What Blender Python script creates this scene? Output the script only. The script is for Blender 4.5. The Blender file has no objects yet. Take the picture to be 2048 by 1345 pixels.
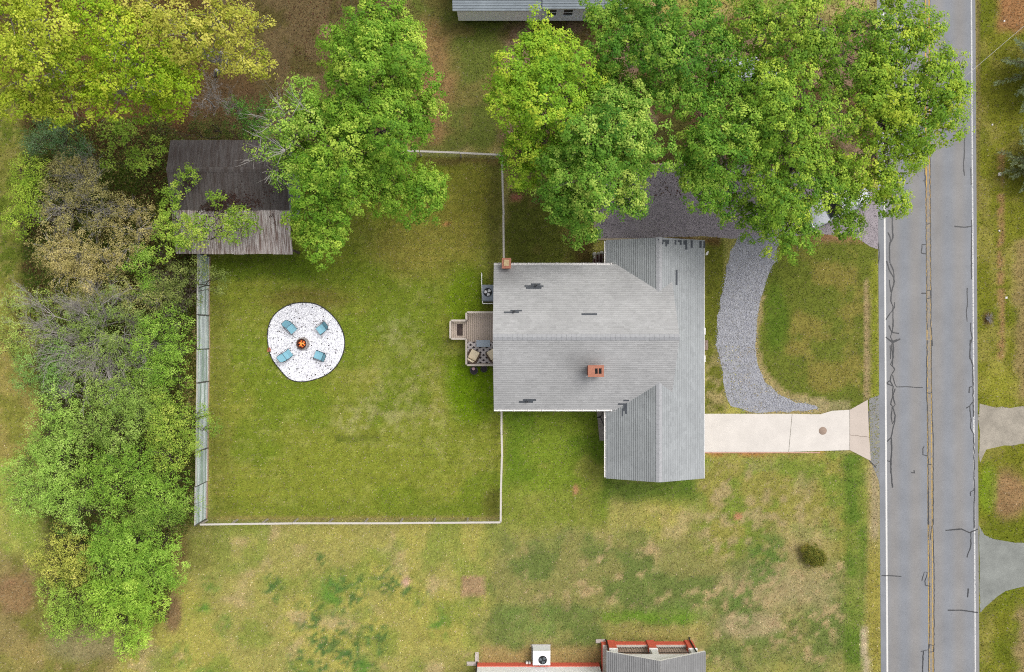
import bpy, math, random
import numpy as np
from mathutils import Vector, Matrix

# ------------------------------------------------------------------ camera, sky, sun, exposure
H = 48.7                                   # drone height over the lawn
FPX = 2048 * 24.0 / 36.0                   # focal length in photo pixels
scene = bpy.context.scene
col = scene.collection
cam = bpy.data.cameras.new('camera')
cam.lens = 24.0; cam.sensor_width = 36.0; cam.clip_end = 3000.0
cam_o = bpy.data.objects.new('camera', cam); col.objects.link(cam_o)
cam_o.location = (0, 0, H); cam_o.rotation_euler = (0, 0, 0)
scene.camera = cam_o
SUN_EL, SUN_AZ = math.radians(60), math.radians(52)      # azimuth clockwise from +Y
world = bpy.data.worlds.new('World'); scene.world = world; world.use_nodes = True
wn = world.node_tree.nodes; wl = world.node_tree.links
bg = wn['Background']
sky = wn.new('ShaderNodeTexSky'); sky.sky_type = 'NISHITA'; sky.sun_disc = False
sky.sun_elevation = SUN_EL; sky.sun_rotation = SUN_AZ; sky.dust_density = 5.0; sky.air_density = 1.0; sky.ozone_density = 1.0
hs = wn.new('ShaderNodeHueSaturation'); hs.inputs['Saturation'].default_value = 0.22
wl.new(sky.outputs[0], hs.inputs['Color']); wl.new(hs.outputs[0], bg.inputs['Color'])
bg.inputs['Strength'].default_value = 0.15
sun = bpy.data.lights.new('sun', 'SUN'); sun.energy = 1.3; sun.angle = math.radians(35); sun.color = (1.0, 0.96, 0.90)
sun_o = bpy.data.objects.new('sun', sun); col.objects.link(sun_o)
sd = Vector((math.sin(SUN_AZ) * math.cos(SUN_EL), math.cos(SUN_AZ) * math.cos(SUN_EL), math.sin(SUN_EL)))
sun_o.rotation_euler = sd.to_track_quat('Z', 'Y').to_euler(); sun_o.location = sd * 100
vs = scene.view_settings
vs.view_transform = 'Standard'; vs.look = 'None'; vs.gamma = 1.0; vs.use_curve_mapping = False
vs.exposure = 0.45
scene.cycles.use_denoising = False; scene.cycles.filter_width = 1.1; scene.cycles.max_bounces = 6; scene.cycles.diffuse_bounces = 3; scene.cycles.transparent_max_bounces = 4

# ------------------------------------------------------------------ helpers
rng = np.random.default_rng(7)
random.seed(7)
def P(px, py, z=0.0):
    k = (H - z) / FPX
    return ((px - 1024) * k, (672.5 - py) * k, z)
def lin(r, g, b, k=0.62):
    f = lambda c: ((c / 255) / 12.92 if c / 255 <= .04045 else (((c / 255) + .055) / 1.055) ** 2.4)
    return (f(r) * k, f(g) * k, f(b) * k)
_tab = [np.random.default_rng(100 + i).random((256, 256)) for i in range(12)]
def vnoise(x, y, s=0):
    t = _tab[s % 12]
    x0 = np.floor(x).astype(int); y0 = np.floor(y).astype(int)
    fx = x - x0; fy = y - y0; fx = fx * fx * (3 - 2 * fx); fy = fy * fy * (3 - 2 * fy)
    a = t[x0 & 255, y0 & 255]; b = t[(x0 + 1) & 255, y0 & 255]; c = t[x0 & 255, (y0 + 1) & 255]; d = t[(x0 + 1) & 255, (y0 + 1) & 255]
    return (a * (1 - fx) + b * fx) * (1 - fy) + (c * (1 - fx) + d * fx) * fy
def fbm(x, y, s=0, o=4):
    v = 0; a = .5; n = 0
    for i in range(o):
        v = v + a * vnoise(x * 2 ** i + 17 * i, y * 2 ** i + 31 * i, s + i); n += a; a *= .5
    return v / n
def sstep(a, b, x):
    t = np.clip((x - a) / (b - a), 0, 1); return t * t * (3 - 2 * t)
def in_poly(x, y, poly):
    r = np.zeros(np.shape(x), bool); n = len(poly); j = n - 1
    for i in range(n):
        xi, yi = poly[i]; xj, yj = poly[j]
        c = ((yi > y) != (yj > y)) & (x < (xj - xi) * (y - yi) / ((yj - yi) or 1e-9) + xi)
        r ^= c; j = i
    return r

MATS = {}
def mat(name, color, rough=.8, var=.18, scale=4.0, bump=.0, metal=0.0, attr=None, spec=.3, emit=None, stretch=None, fine=0.0):
    if name in MATS: return MATS[name]
    m = bpy.data.materials.new(name); m.use_nodes = True; MATS[name] = m
    N = m.node_tree.nodes; L = m.node_tree.links; b = N['Principled BSDF']
    b.inputs['Roughness'].default_value = rough; b.inputs['Metallic'].default_value = metal
    b.inputs['Specular IOR Level'].default_value = spec
    tc = N.new('ShaderNodeTexCoord'); src = tc.outputs['Object']
    if stretch:
        mp = N.new('ShaderNodeMapping'); mp.inputs['Scale'].default_value = stretch; L.new(src, mp.inputs[0]); src = mp.outputs[0]
    no = N.new('ShaderNodeTexNoise'); no.inputs['Scale'].default_value = scale; no.inputs['Detail'].default_value = 6; no.inputs['Roughness'].default_value = .65
    L.new(src, no.inputs['Vector'])
    mr = N.new('ShaderNodeMapRange'); mr.inputs[1].default_value = .25; mr.inputs[2].default_value = .75
    mr.inputs[3].default_value = 1 - var; mr.inputs[4].default_value = 1 + var
    L.new(no.outputs[0], mr.inputs[0]); fac = mr.outputs[0]
    if fine:
        n2 = N.new('ShaderNodeTexNoise'); n2.inputs['Scale'].default_value = 26; n2.inputs['Detail'].default_value = 2; L.new(tc.outputs['Object'], n2.inputs['Vector'])
        m2 = N.new('ShaderNodeMapRange'); m2.inputs[1].default_value = .25; m2.inputs[2].default_value = .75; m2.inputs[3].default_value = 1 - fine; m2.inputs[4].default_value = 1 + fine
        L.new(n2.outputs[0], m2.inputs[0])
        mm = N.new('ShaderNodeMath'); mm.operation = 'MULTIPLY'; L.new(fac, mm.inputs[0]); L.new(m2.outputs[0], mm.inputs[1]); fac = mm.outputs[0]
    vm = N.new('ShaderNodeVectorMath'); vm.operation = 'SCALE'
    if attr:
        at = N.new('ShaderNodeAttribute'); at.attribute_name = attr; L.new(at.outputs['Color'], vm.inputs[0])
    else: vm.inputs[0].default_value = color[:3]
    L.new(fac, vm.inputs['Scale']); L.new(vm.outputs[0], b.inputs['Base Color'])
    if bump:
        bp = N.new('ShaderNodeBump'); bp.inputs['Strength'].default_value = bump; bp.inputs['Distance'].default_value = .03
        L.new(no.outputs[0], bp.inputs['Height']); L.new(bp.outputs[0], b.inputs['Normal'])
    if emit:
        b.inputs['Emission Color'].default_value = (*emit[0], 1); b.inputs['Emission Strength'].default_value = emit[1]
    return m
def leaf_mat(name, rough=.6, trans=.33):
    m = bpy.data.materials.new(name); m.use_nodes = True; N = m.node_tree.nodes; L = m.node_tree.links
    b = N['Principled BSDF']; b.inputs['Roughness'].default_value = rough; b.inputs['Specular IOR Level'].default_value = .12
    at = N.new('ShaderNodeAttribute'); at.attribute_name = 'Col'
    L.new(at.outputs['Color'], b.inputs['Base Color'])
    t = N.new('ShaderNodeBsdfTranslucent'); hsv = N.new('ShaderNodeHueSaturation'); hsv.inputs['Value'].default_value = 1.3; hsv.inputs['Hue'].default_value = .49
    L.new(at.outputs['Color'], hsv.inputs['Color']); L.new(hsv.outputs[0], t.inputs['Color'])
    mx = N.new('ShaderNodeMixShader'); mx.inputs[0].default_value = trans
    L.new(b.outputs[0], mx.inputs[1]); L.new(t.outputs[0], mx.inputs[2]); L.new(mx.outputs[0], N['Material Output'].inputs[0])
    return m
LEAF = leaf_mat('leaf')
GRASS = leaf_mat('grass_blade', .7, .25)

def link(o, parent=None):
    col.objects.link(o)
    if parent is not None: o.parent = parent
    return o
def tag(o, label=None, cat=None, group=None, kind=None):
    for k, v in (('label', label), ('category', cat), ('group', group), ('kind', kind)):
        if v: o[k] = v
    return o
def empty(name, loc, label, cat, rz=0.0, group=None):
    o = bpy.data.objects.new(name, None); o.location = loc; o.rotation_euler = (0, 0, rz); o.empty_display_size = .2
    return tag(link(o), label, cat, group)
def np_mesh(name, V, F, colors=None, smooth=False):
    """V (n,3) array, F (m,k) int array with equal-length faces, colors (m,3) per face"""
    me = bpy.data.meshes.new(name); V = np.asarray(V, np.float32); F = np.asarray(F, np.int32)
    m, k = F.shape
    me.vertices.add(len(V)); me.vertices.foreach_set('co', V.ravel())
    me.loops.add(m * k); me.loops.foreach_set('vertex_index', F.ravel())
    me.polygons.add(m); me.polygons.foreach_set('loop_start', np.arange(0, m * k, k, dtype=np.int32))
    if smooth: me.polygons.foreach_set('use_smooth', np.ones(m, bool))
    me.update(calc_edges=True)
    if colors is not None:
        a = me.attributes.new('Col', 'FLOAT_COLOR', 'FACE'); c = np.ones((m, 4), np.float32); c[:, :3] = colors; a.data.foreach_set('color', c.ravel())
    return me
class MB:
    """collects boxes, prisms, tubes and lathes into one mesh"""
    def __init__(s): s.v = []; s.f = []; s.smooth = []
    def add(s, vs, fs, sm=False):
        n = len(s.v); s.v += [tuple(p) for p in vs]; s.f += [tuple(i + n for i in f) for f in fs]; s.smooth += [sm] * len(fs); return s
    def box(s, x0, y0, z0, x1, y1, z1, M=None):
        vs = [Vector((x, y, z)) for z in (z0, z1) for y in (y0, y1) for x in (x0, x1)]
        if M is not None: vs = [M @ v for v in vs]
        return s.add(vs, [(0, 2, 3, 1), (4, 5, 7, 6), (0, 1, 5, 4), (2, 6, 7, 3), (0, 4, 6, 2), (1, 3, 7, 5)])
    def bar(s, a, b, w, h=None):
        a = Vector(a); b = Vector(b); d = b - a; q = d.to_track_quat('X', 'Z').to_matrix().to_4x4(); q.translation = a
        h = h or w; return s.box(0, -w / 2, -h / 2, d.length, w / 2, h / 2, q)
    def prism(s, poly, z0, z1, M=None):
        n = len(poly); vs = [Vector((x, y, z)) for z in (z0, z1) for x, y in poly]
        ar = sum(poly[i][0] * poly[(i + 1) % n][1] - poly[(i + 1) % n][0] * poly[i][1] for i in range(n))
        lo = list(range(n)); hi = list(range(n, 2 * n))
        fs = [tuple(reversed(lo)), tuple(hi)] + [(i, (i + 1) % n, (i + 1) % n + n, i + n) for i in range(n)]
        if ar < 0: fs = [tuple(reversed(f)) for f in fs]
        if M is not None: vs = [M @ v for v in vs]
        return s.add(vs, fs)
    def tube(s, pts, rad, n=6, cap=True, sm=True):
        pts = [Vector(p) for p in pts]; rs = rad if isinstance(rad, (list, tuple)) else [rad] * len(pts)
        vs = []; prev = None
        for i, p in enumerate(pts):
            d = (pts[min(i + 1, len(pts) - 1)] - pts[max(i - 1, 0)])
            d = d.normalized() if d.length > 1e-9 else Vector((0, 0, 1))
            if prev is None: a = d.orthogonal().normalized()
            else:
                a = prev - d * prev.dot(d); a = a.normalized() if a.length > 1e-6 else d.orthogonal().normalized()
            prev = a; b = d.cross(a)
            vs += [p + (a * math.cos(2 * math.pi * k / n) + b * math.sin(2 * math.pi * k / n)) * rs[i] for k in range(n)]
        fs = [(i * n + k, i * n + (k + 1) % n, (i + 1) * n + (k + 1) % n, (i + 1) * n + k) for i in range(len(pts) - 1) for k in range(n)]
        s.add(vs, fs, sm)
        if cap:
            m = len(s.v) - len(vs); s.f += [tuple(m + k for k in reversed(range(n))), tuple(m + (len(pts) - 1) * n + k for k in range(n))]; s.smooth += [False, False]
        return s
    def lathe(s, prof, n=20, c=(0, 0, 0), sm=True):
        vs = [(c[0] + r * math.cos(2 * math.pi * k / n), c[1] + r * math.sin(2 * math.pi * k / n), c[2] + z) for r, z in prof for k in range(n)]
        fs = [(i * n + k, i * n + (k + 1) % n, (i + 1) * n + (k + 1) % n, (i + 1) * n + k) for i in range(len(prof) - 1) for k in range(n)]
        return s.add(vs, fs, sm)
    def build(s, name, m, parent=None, loc=None, bevel=0.0):
        me = bpy.data.meshes.new(name); me.from_pydata(s.v, [], s.f); me.polygons.foreach_set('use_smooth', s.smooth); me.update()
        if m: me.materials.append(m)
        o = bpy.data.objects.new(name, me)
        if loc: o.location = loc
        if bevel:
            bv = o.modifiers.new('bevel', 'BEVEL'); bv.width = bevel; bv.segments = 2; bv.limit_method = 'ANGLE'
        return link(o, parent)
def dup_tree(o, loc, rz, label=None):
    r = o.copy(); link(r); r.location = loc; r.rotation_euler = (0, 0, rz)
    if label: r['label'] = label
    for ch in o.children:
        c = ch.copy(); link(c, r)
        for g in ch.children: link(g.copy(), c)
    return r

# ------------------------------------------------------------------ layout in photo pixels (ground level)
def road_x(x0, py): return x0 + 8.0 * (py - 672.5) / 1345.0       # the road runs a touch askew
RW, RE = 1757.5, 1954.5
DRIVE = [(1402, 828), (1590, 828), (1640, 829), (1664, 822), (1699, 820), (1735, 800), (1738, 860), (1741, 922), (1699, 900), (1647, 902), (1560, 904), (1402, 904)]
LOOP = [(1478, 470), (1560, 470), (1552, 520), (1532, 560), (1519, 600), (1512, 640), (1510, 690), (1514, 730), (1530, 765), (1558, 790), (1590, 804), (1636, 813), (1634, 820),
        (1560, 824), (1500, 824), (1462, 812), (1450, 785), (1447, 745), (1437, 715), (1432, 690), (1434, 650), (1440, 600), (1450, 550), (1462, 505)]
PAD = [(1189, 329), (1500, 329), (1600, 345), (1757, 380), (1757, 500), (1740, 495), (1718, 478), (1690, 470), (1640, 468), (1570, 474), (1478, 478), (1420, 474), (1330, 474), (1322, 478), (1189, 478)]
FIRE = [(598, 606), (630, 608), (655, 622), (676, 645), (688, 672), (688, 700), (676, 728), (656, 748), (628, 760), (600, 764), (578, 758), (560, 740), (543, 716), (536, 690), (535, 664), (542, 640), (556, 623), (576, 611)]
SIDE_N = [(2120, 812), (1990, 816), (1958, 806), (1958, 925), (1975, 900), (2010, 893), (2120, 880)]
SIDE_S = [(2120, 1090), (2030, 1086), (1990, 1080), (1968, 1070), (1958, 1050), (1960, 1225), (1980, 1205), (2010, 1183), (2050, 1172), (2120, 1165)]
HOUSES = [[(988, 531), (1212, 531), (1212, 482), (1408, 482), (1408, 957), (1212, 957), (1212, 818), (988, 818)],
          [(905, -60), (1260, -60), (1260, 42), (918, 42)], [(955, 1330), (1212, 1330), (1212, 1283), (1412, 1283), (1412, 1500), (955, 1500)],
          [(395, 310), (600, 310), (600, 500), (395, 500)], [(905, 640), (986, 624), (986, 731), (932, 731)]]
def smooth(poly, k=4):
    n = len(poly); out = []
    for i in range(n):
        p0, p1, p2, p3 = [np.array(poly[(i + j) % n], float) for j in (-1, 0, 1, 2)]
        for t in np.arange(k) / k: out.append(tuple(.5 * (2 * p1 + (p2 - p0) * t + (2 * p0 - 5 * p1 + 4 * p2 - p3) * t * t + (3 * p1 - p0 - 3 * p2 + p3) * t ** 3)))
    return out
FIRE = smooth(FIRE)
NOGRASS = [DRIVE, LOOP, PAD, FIRE, SIDE_N, SIDE_S] + HOUSES

def g_ell(u, v, cx, cy, rx, ry, soft=.35, amp=.5, sc=.02, s=3):
    d = np.sqrt(((u - cx) / rx) ** 2 + ((v - cy) / ry) ** 2) + amp * (fbm(u * sc + cx, v * sc, s) - .5)
    return 1 - sstep(1 - soft, 1 + soft, d)
def g_rect(u, v, x0, y0, x1, y1, soft=14, amp=16, s=5):
    n = (fbm(u * .03, v * .03, s) - .5) * 2 * amp; m = (fbm(u * .03 + 50, v * .03, s) - .5) * 2 * amp
    uu = u + n; vv = v + m
    return sstep(x0 - soft, x0 + soft, uu) * (1 - sstep(x1 - soft, x1 + soft, uu)) * sstep(y0 - soft, y0 + soft, vv) * (1 - sstep(y1 - soft, y1 + soft, vv))
def ground_color(u, v):
    n1 = fbm(u * .008, v * .008, 0); n2 = fbm(u * .03, v * .03, 2); n3 = fbm(u * .11, v * .11, 4, 3); n4 = vnoise(u * .35, v * .35, 6)
    C = np.zeros(u.shape + (3,))
    def put(c, m):
        nonlocal C
        C = C * (1 - m[..., None]) + np.array(lin(*c)) * m[..., None]
    one = np.ones_like(u)
    put((146, 141, 82), one)
    # open lawn south of the fence: straw, yellow green, darker clover
    put((156, 150, 80), .8 * sstep(.42, .66, n1)); put((168, 150, 112), .75 * sstep(.52, .66, n2) * sstep(.4, .6, fbm(u * .012, v * .012, 7)))
    put((120, 132, 62), .7 * sstep(.5, .68, fbm(u * .018 + 9, v * .018, 8)))
    # clover speckle patches
    def speck(cx, cy, rx, ry, c=(74, 104, 56), th=.52):
        put(c, .85 * g_ell(u, v, cx, cy, rx, ry, .6, .9, .03) * sstep(th, th + .10, fbm(u * .13, v * .13, 9, 4)))
    for a in ((645, 1120, 16, 14), (545, 1172, 20, 28), (690, 1180, 40, 42), (640, 1250, 52, 60), (640, 1320, 60, 45), (720, 1310, 40, 45), (780, 1165, 40, 30), (760, 1260, 30, 20), (830, 1190, 30, 25)): speck(*a)
    for a in ((665, 1190, 24, 26), (880, 1250, 22, 26), (720, 1340, 20, 24), (420, 1170, 18, 16), (410, 1215, 14, 12), (447, 1250, 14, 20), (360, 1310, 18, 22), (430, 1345, 40, 12)):
        put((82, 120, 50), .85 * g_ell(u, v, *a, .7, 1.1, .05) * sstep(.3, .6, n3))
    # the east half of that lawn, thinner and browner
    m = g_rect(u, v, 975, 1070, 1745, 1345, 40, 40)
    put((128, 126, 76), m)
    put((96, 112, 58), m * .8 * sstep(.45, .6, fbm(u * .022 + 4, v * .022, 10)))
    put((170, 148, 112), m * .8 * sstep(.54, .64, fbm(u * .06, v * .06, 11, 4)) * sstep(.38, .6, fbm(u * .01 + 3, v * .01, 2)))
    m = g_rect(u, v, 1390, 905, 1720, 1110, 25, 30); put((136, 132, 70), m); put((116, 128, 58), m * sstep(.5, .6, n2))
    put((158, 142, 104), m * .8 * sstep(.5, .62, fbm(u * .06 + 7, v * .06, 1, 4)) * g_ell(u, v, 1480, 1030, 160, 110))
    put((164, 146, 112), .7 * g_ell(u, v, 1560, 1175, 90, 50, .6, .9)); put((162, 146, 108), .5 * g_ell(u, v, 1600, 1080, 60, 40, .6, .8)); put((166, 148, 116), .7 * g_ell(u, v, 1500, 1250, 60, 25))
    put((88, 110, 52), .9 * g_ell(u, v, 1530, 1120, 45, 60) * sstep(.42, .55, n3)); put((86, 108, 52), .8 * g_ell(u, v, 1490, 1200, 30, 60) * sstep(.42, .55, n3))
    put((108, 126, 66), .8 * g_rect(u, v, 1010, 1215, 1420, 1270, 25, 25) * sstep(.4, .6, n2))
    put((146, 138, 82), .8 * g_rect(u, v, 1215, 1245, 1410, 1283, 12, 12)); put((158, 134, 92), .8 * g_rect(u, v, 960, 1295, 1210, 1330, 10, 10))
    put((96, 128, 40), .7 * g_rect(u, v, 1205, 1222, 1390, 1244, 8, 10))
    # side yard
    m = g_rect(u, v, 1004, 810, 1216, 1045, 12, 16); put((112, 128, 48), m); put((132, 134, 66), m * .8 * sstep(.52, .64, n2)); put((92, 116, 38), m * .7 * sstep(.5, .62, fbm(u * .02, v * .02, 3)))
    put((72, 100, 34), .8 * g_rect(u, v, 1200, 955, 1395, 1000, 14, 14)); put((124, 128, 62), .6 * g_rect(u, v, 1000, 980, 1210, 1060, 20, 20))  # first strip: greener grass plus shade below the wing gable, both in colour
    put((166, 124, 92), g_ell(u, v, 1151, 980, 6, 10, .4)); put((170, 128, 96), g_ell(u, v, 1476, 1033, 9, 8, .4)); put((158, 128, 104), .8 * g_rect(u, v, 922, 1152, 968, 1192, 3, 4)); put((182, 150, 130), g_ell(u, v, 812, 1164, 8, 8, .4))
    # fenced back yard
    m = g_rect(u, v, 418, 312, 1003, 1042, 5, 5)
    put((124, 130, 54), m)
    put((140, 138, 66), m * .7 * sstep(.44, .68, n1)); put((104, 122, 40), m * .65 * sstep(.5, .64, fbm(u * .01 + 5, v * .01, 3)))
    put((144, 140, 86), m * .35 * sstep(.50, .72, n3) * sstep(.4, .6, fbm(u * .014, v * .014, 6)))
    put((146, 134, 70), m * .7 * g_ell(u, v, 850, 480, 110, 70)); put((144, 138, 64), m * .7 * g_ell(u, v, 930, 390, 55, 80)); put((150, 142, 98), m * .40 * g_ell(u, v, 830, 790, 130, 80, .6, .8) * sstep(.45, .65, n3))
    put((148, 144, 100), m * .5 * g_ell(u, v, 795, 665, 40, 34, .6, .8) * sstep(.4, .6, n3)); put((106, 134, 26), m * .9 * g_ell(u, v, 945, 770, 55, 75)); put((106, 130, 30), m * .8 * g_ell(u, v, 930, 600, 40, 70))
    put((148, 144, 98), m * .5 * g_ell(u, v, 735, 835, 70, 35) * sstep(.4, .65, n3)); put((104, 98, 52), m * .5 * g_rect(u, v, 418, 600, 455, 1042, 18, 20)); put((100, 112, 42), m * .4 * g_rect(u, v, 418, 1000, 1003, 1032, 14, 10))
    put((88, 84, 40), m * .7 * g_ell(u, v, 985, 1010, 22, 34)); put((146, 128, 84), m * .8 * g_rect(u, v, 418, 1033, 1003, 1043, 3, 4)); put((96, 90, 50), m * .6 * g_rect(u, v, 975, 320, 1003, 560, 8, 10))
    put((104, 84, 56), m * .8 * g_rect(u, v, 850, 312, 1003, 330, 6, 8)); put((84, 104, 30), m * .8 * g_rect(u, v, 420, 510, 640, 560, 12, 10)); put((170, 120, 82), m * g_ell(u, v, 893, 448, 6, 5, .4))  # green strip carries the barn's shadow in the grass colour
    put((78, 84, 34), m * g_ell(u, v, 678, 878, 10, 8, .2, .2)); put((98, 106, 44), m * .8 * g_rect(u, v, 670, 870, 760, 884, 2, 2)); put((90, 104, 36), m * .7 * g_rect(u, v, 640, 806, 714, 812, 2, 1)); put((118, 104, 56), m * .6 * g_ell(u, v, 612, 600, 90, 22))
    mow = .5 + .5 * np.sin(v * .36 + 1.5 * fbm(u * .01, v * .01, 1)); put((88, 106, 34), m * .30 * mow * sstep(.35, .7, n1 + .2))
    # strip of lawn between fence and gravel, tree shade included in its dark base
    m = g_rect(u, v, 1010, 380, 1190, 532, 8, 12); put((92, 98, 42), m); put((112, 104, 58), m * .7 * sstep(.5, .62, n2)); put((150, 104, 84), g_ell(u, v, 1032, 395, 13, 6, .4)); put((82, 66, 40), m * .8 * g_rect(u, v, 1150, 480, 1215, 532, 14, 14))
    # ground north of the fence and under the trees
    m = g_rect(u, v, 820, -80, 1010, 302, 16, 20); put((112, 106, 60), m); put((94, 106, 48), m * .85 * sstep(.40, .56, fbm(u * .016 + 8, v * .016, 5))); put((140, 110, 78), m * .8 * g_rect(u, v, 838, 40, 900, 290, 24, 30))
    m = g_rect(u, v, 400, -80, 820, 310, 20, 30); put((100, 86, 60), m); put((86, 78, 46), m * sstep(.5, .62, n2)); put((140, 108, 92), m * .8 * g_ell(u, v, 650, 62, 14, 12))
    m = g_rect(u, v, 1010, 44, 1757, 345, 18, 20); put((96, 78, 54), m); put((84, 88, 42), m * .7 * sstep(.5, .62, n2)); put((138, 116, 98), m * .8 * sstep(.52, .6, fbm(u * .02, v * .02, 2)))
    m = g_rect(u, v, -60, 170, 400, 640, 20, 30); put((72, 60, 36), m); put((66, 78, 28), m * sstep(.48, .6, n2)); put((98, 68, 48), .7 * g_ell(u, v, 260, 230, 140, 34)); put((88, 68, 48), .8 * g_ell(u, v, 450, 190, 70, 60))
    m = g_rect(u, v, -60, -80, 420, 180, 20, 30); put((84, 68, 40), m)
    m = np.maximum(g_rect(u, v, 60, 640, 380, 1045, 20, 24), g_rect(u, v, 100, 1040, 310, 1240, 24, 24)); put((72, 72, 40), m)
    # far west strip
    m = g_rect(u, v, -200, 190, 45, 640, 16, 20); put((110, 112, 52), m); put((92, 104, 40), m * sstep(.42, .62, n2)); put((132, 124, 74), m * .6 * sstep(.5, .66, n3)); m = g_rect(u, v, -200, 600, 80, 930, 18, 22); put((142, 132, 76), m); put((124, 124, 60), m * sstep(.42, .62, n2))
    m = g_rect(u, v, -200, 930, 90, 1120, 18, 30); put((134, 146, 70), m); put((152, 148, 84), m * .6 * sstep(.45, .65, n2))
    m = g_rect(u, v, -200, 1110, 240, 1400, 24, 30); put((130, 118, 76), m); put((112, 112, 56), m * sstep(.48, .6, n2)); put((150, 136, 84), m * .6 * g_ell(u, v, 55, 1310, 50, 30, .7, .9)); put((140, 108, 84), m * .7 * g_ell(u, v, 30, 1190, 40, 40))
    put((136, 128, 92), .8 * g_ell(u, v, 170, 1290, 70, 34)); put((124, 92, 70), .9 * g_ell(u, v, 362, 1095, 18, 34)); put((128, 104, 78), .9 * g_ell(u, v, 346, 1230, 18, 40)); put((112, 116, 58), .7 * g_ell(u, v, 400, 1080, 40, 70))
    # island lawn and verge by the road
    m = g_rect(u, v, 1508, 470, 1757, 826, 5, 6); put((100, 108, 46), m); put((126, 118, 62), m * .9 * sstep(.46, .62, fbm(u * .02, v * .02, 4))); put((78, 102, 34), m * .8 * g_ell(u, v, 1550, 640, 24, 70))
    inner = in_poly(u, v, [(1500, 560), (1530, 590), (1522, 640), (1520, 690), (1525, 726), (1545, 760), (1580, 785), (1660, 800), (1660, 830), (1490, 830), (1470, 700)])
    put((156, 140, 100), .8 * inner); put((156, 136, 104), .9 * g_rect(u, v, 1729, 560, 1739, 800, 2, 3)); put((142, 108, 82), .9 * g_rect(u, v, 1620, 466, 1730, 484, 6, 8)); put((124, 128, 52), .9 * g_rect(u, v, 1742, 520, 1757, 800, 3, 4))
    put((150, 140, 104), .7 * g_rect(u, v, 1560, 800, 1700, 822, 4, 6))
    m = g_rect(u, v, 1408, 480, 1450, 826, 6, 8); put((100, 104, 42), m); put((150, 136, 96), m * .9 * sstep(.45, .6, n3) * sstep(660, 760, v)); put((104, 78, 52), .8 * g_rect(u, v, 1330, 474, 1440, 492, 5, 8))
    m = g_rect(u, v, 1690, 905, 1730, 1345, 8, 8); put((108, 122, 54), m * .8); put((88, 110, 44), m * .9 * sstep(.42, .62, n2)); m = g_rect(u, v, 1733, 922, 1762, 1345, 4, 5); put((150, 138, 92), m * .9); put((138, 132, 62), m * sstep(1040, 1140, v) * .8)
    put((172, 158, 132), .9 * g_rect(u, v, 1724, 1255, 1738, 1400, 3, 6)); put((158, 144, 116), .8 * g_rect(u, v, 1742, 922, 1758, 1080, 4, 5)); put((182, 108, 72), .8 * g_rect(u, v, 1408, 902, 1650, 910, 2, 3) * sstep(.4, .55, n2))
    # east verge
    m = g_rect(u, v, 1950, -100, 2300, 1500, 4, 4); put((112, 114, 42), m); put((134, 128, 66), m * .8 * sstep(.5, .62, n2)); put((96, 104, 34), m * .8 * sstep(.5, .6, n1)); put((146, 114, 82), m * .85 * g_rect(u, v, 1996, 300, 2008, 720, 4, 6) * sstep(.35, .5, n3))
    put((150, 108, 78), m * .85 * g_rect(u, v, 1998, -80, 2060, 60, 12, 14)); put((142, 112, 84), m * .85 * g_ell(u, v, 2020, 990, 38, 50)); put((140, 122, 84), m * .8 * g_rect(u, v, 2030, 480, 2300, 800, 10, 14)); put((146, 144, 62), m * .55 * g_ell(u, v, 1998, 770, 30, 34, .7, .9)); put((150, 128, 96), m * .7 * g_rect(u, v, 2030, 1210, 2300, 1500, 10, 20))
    put((118, 100, 74), .8 * g_rect(u, v, 1950, -80, 1957, 420, 2, 2)); put((112, 134, 42), m * .7 * g_ell(u, v, 1975, 980, 20, 50)); put((96, 76, 52), m * .9 * g_ell(u, v, 1975, 638, 11, 16))
    lum = C @ np.array([.3, .6, .1]); C = np.clip(C * 1.05 - lum[..., None] * .05, .004, 1)
    C *= 1.30 * (0.80 + .40 * n3 + .30 * (n4 - .5))[..., None]
    return C

# ------------------------------------------------------------------ ground sheet
def ticks(a, b, st):
    c = np.arange(a, b + .01, st); o = []; d = st * 2
    while d < 900: o.append(d); d *= 1.7
    o = np.array(o); return np.concatenate([(a - o)[::-1], c, b + o])
gx = ticks(-38.0, 38.0, .25); gy = ticks(-25.5, 25.5, .25)
X, Y = np.meshgrid(gx, gy, indexing='ij'); nx, ny = X.shape
U = X * FPX / H + 1024; V_ = 672.5 - Y * FPX / H
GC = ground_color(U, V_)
idx = np.arange(nx * ny).reshape(nx, ny)
F = np.stack([idx[:-1, :-1], idx[1:, :-1], idx[1:, 1:], idx[:-1, 1:]], -1).reshape(-1, 4)
me = np_mesh('ground', np.stack([X, Y, np.zeros_like(X)], -1).reshape(-1, 3), F)
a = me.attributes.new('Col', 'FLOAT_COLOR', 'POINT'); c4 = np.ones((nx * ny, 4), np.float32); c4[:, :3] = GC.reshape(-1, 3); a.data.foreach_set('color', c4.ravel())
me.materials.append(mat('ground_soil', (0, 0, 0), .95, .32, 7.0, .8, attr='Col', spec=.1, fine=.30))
ground = tag(link(bpy.data.objects.new('ground', me)), kind='structure')

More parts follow.
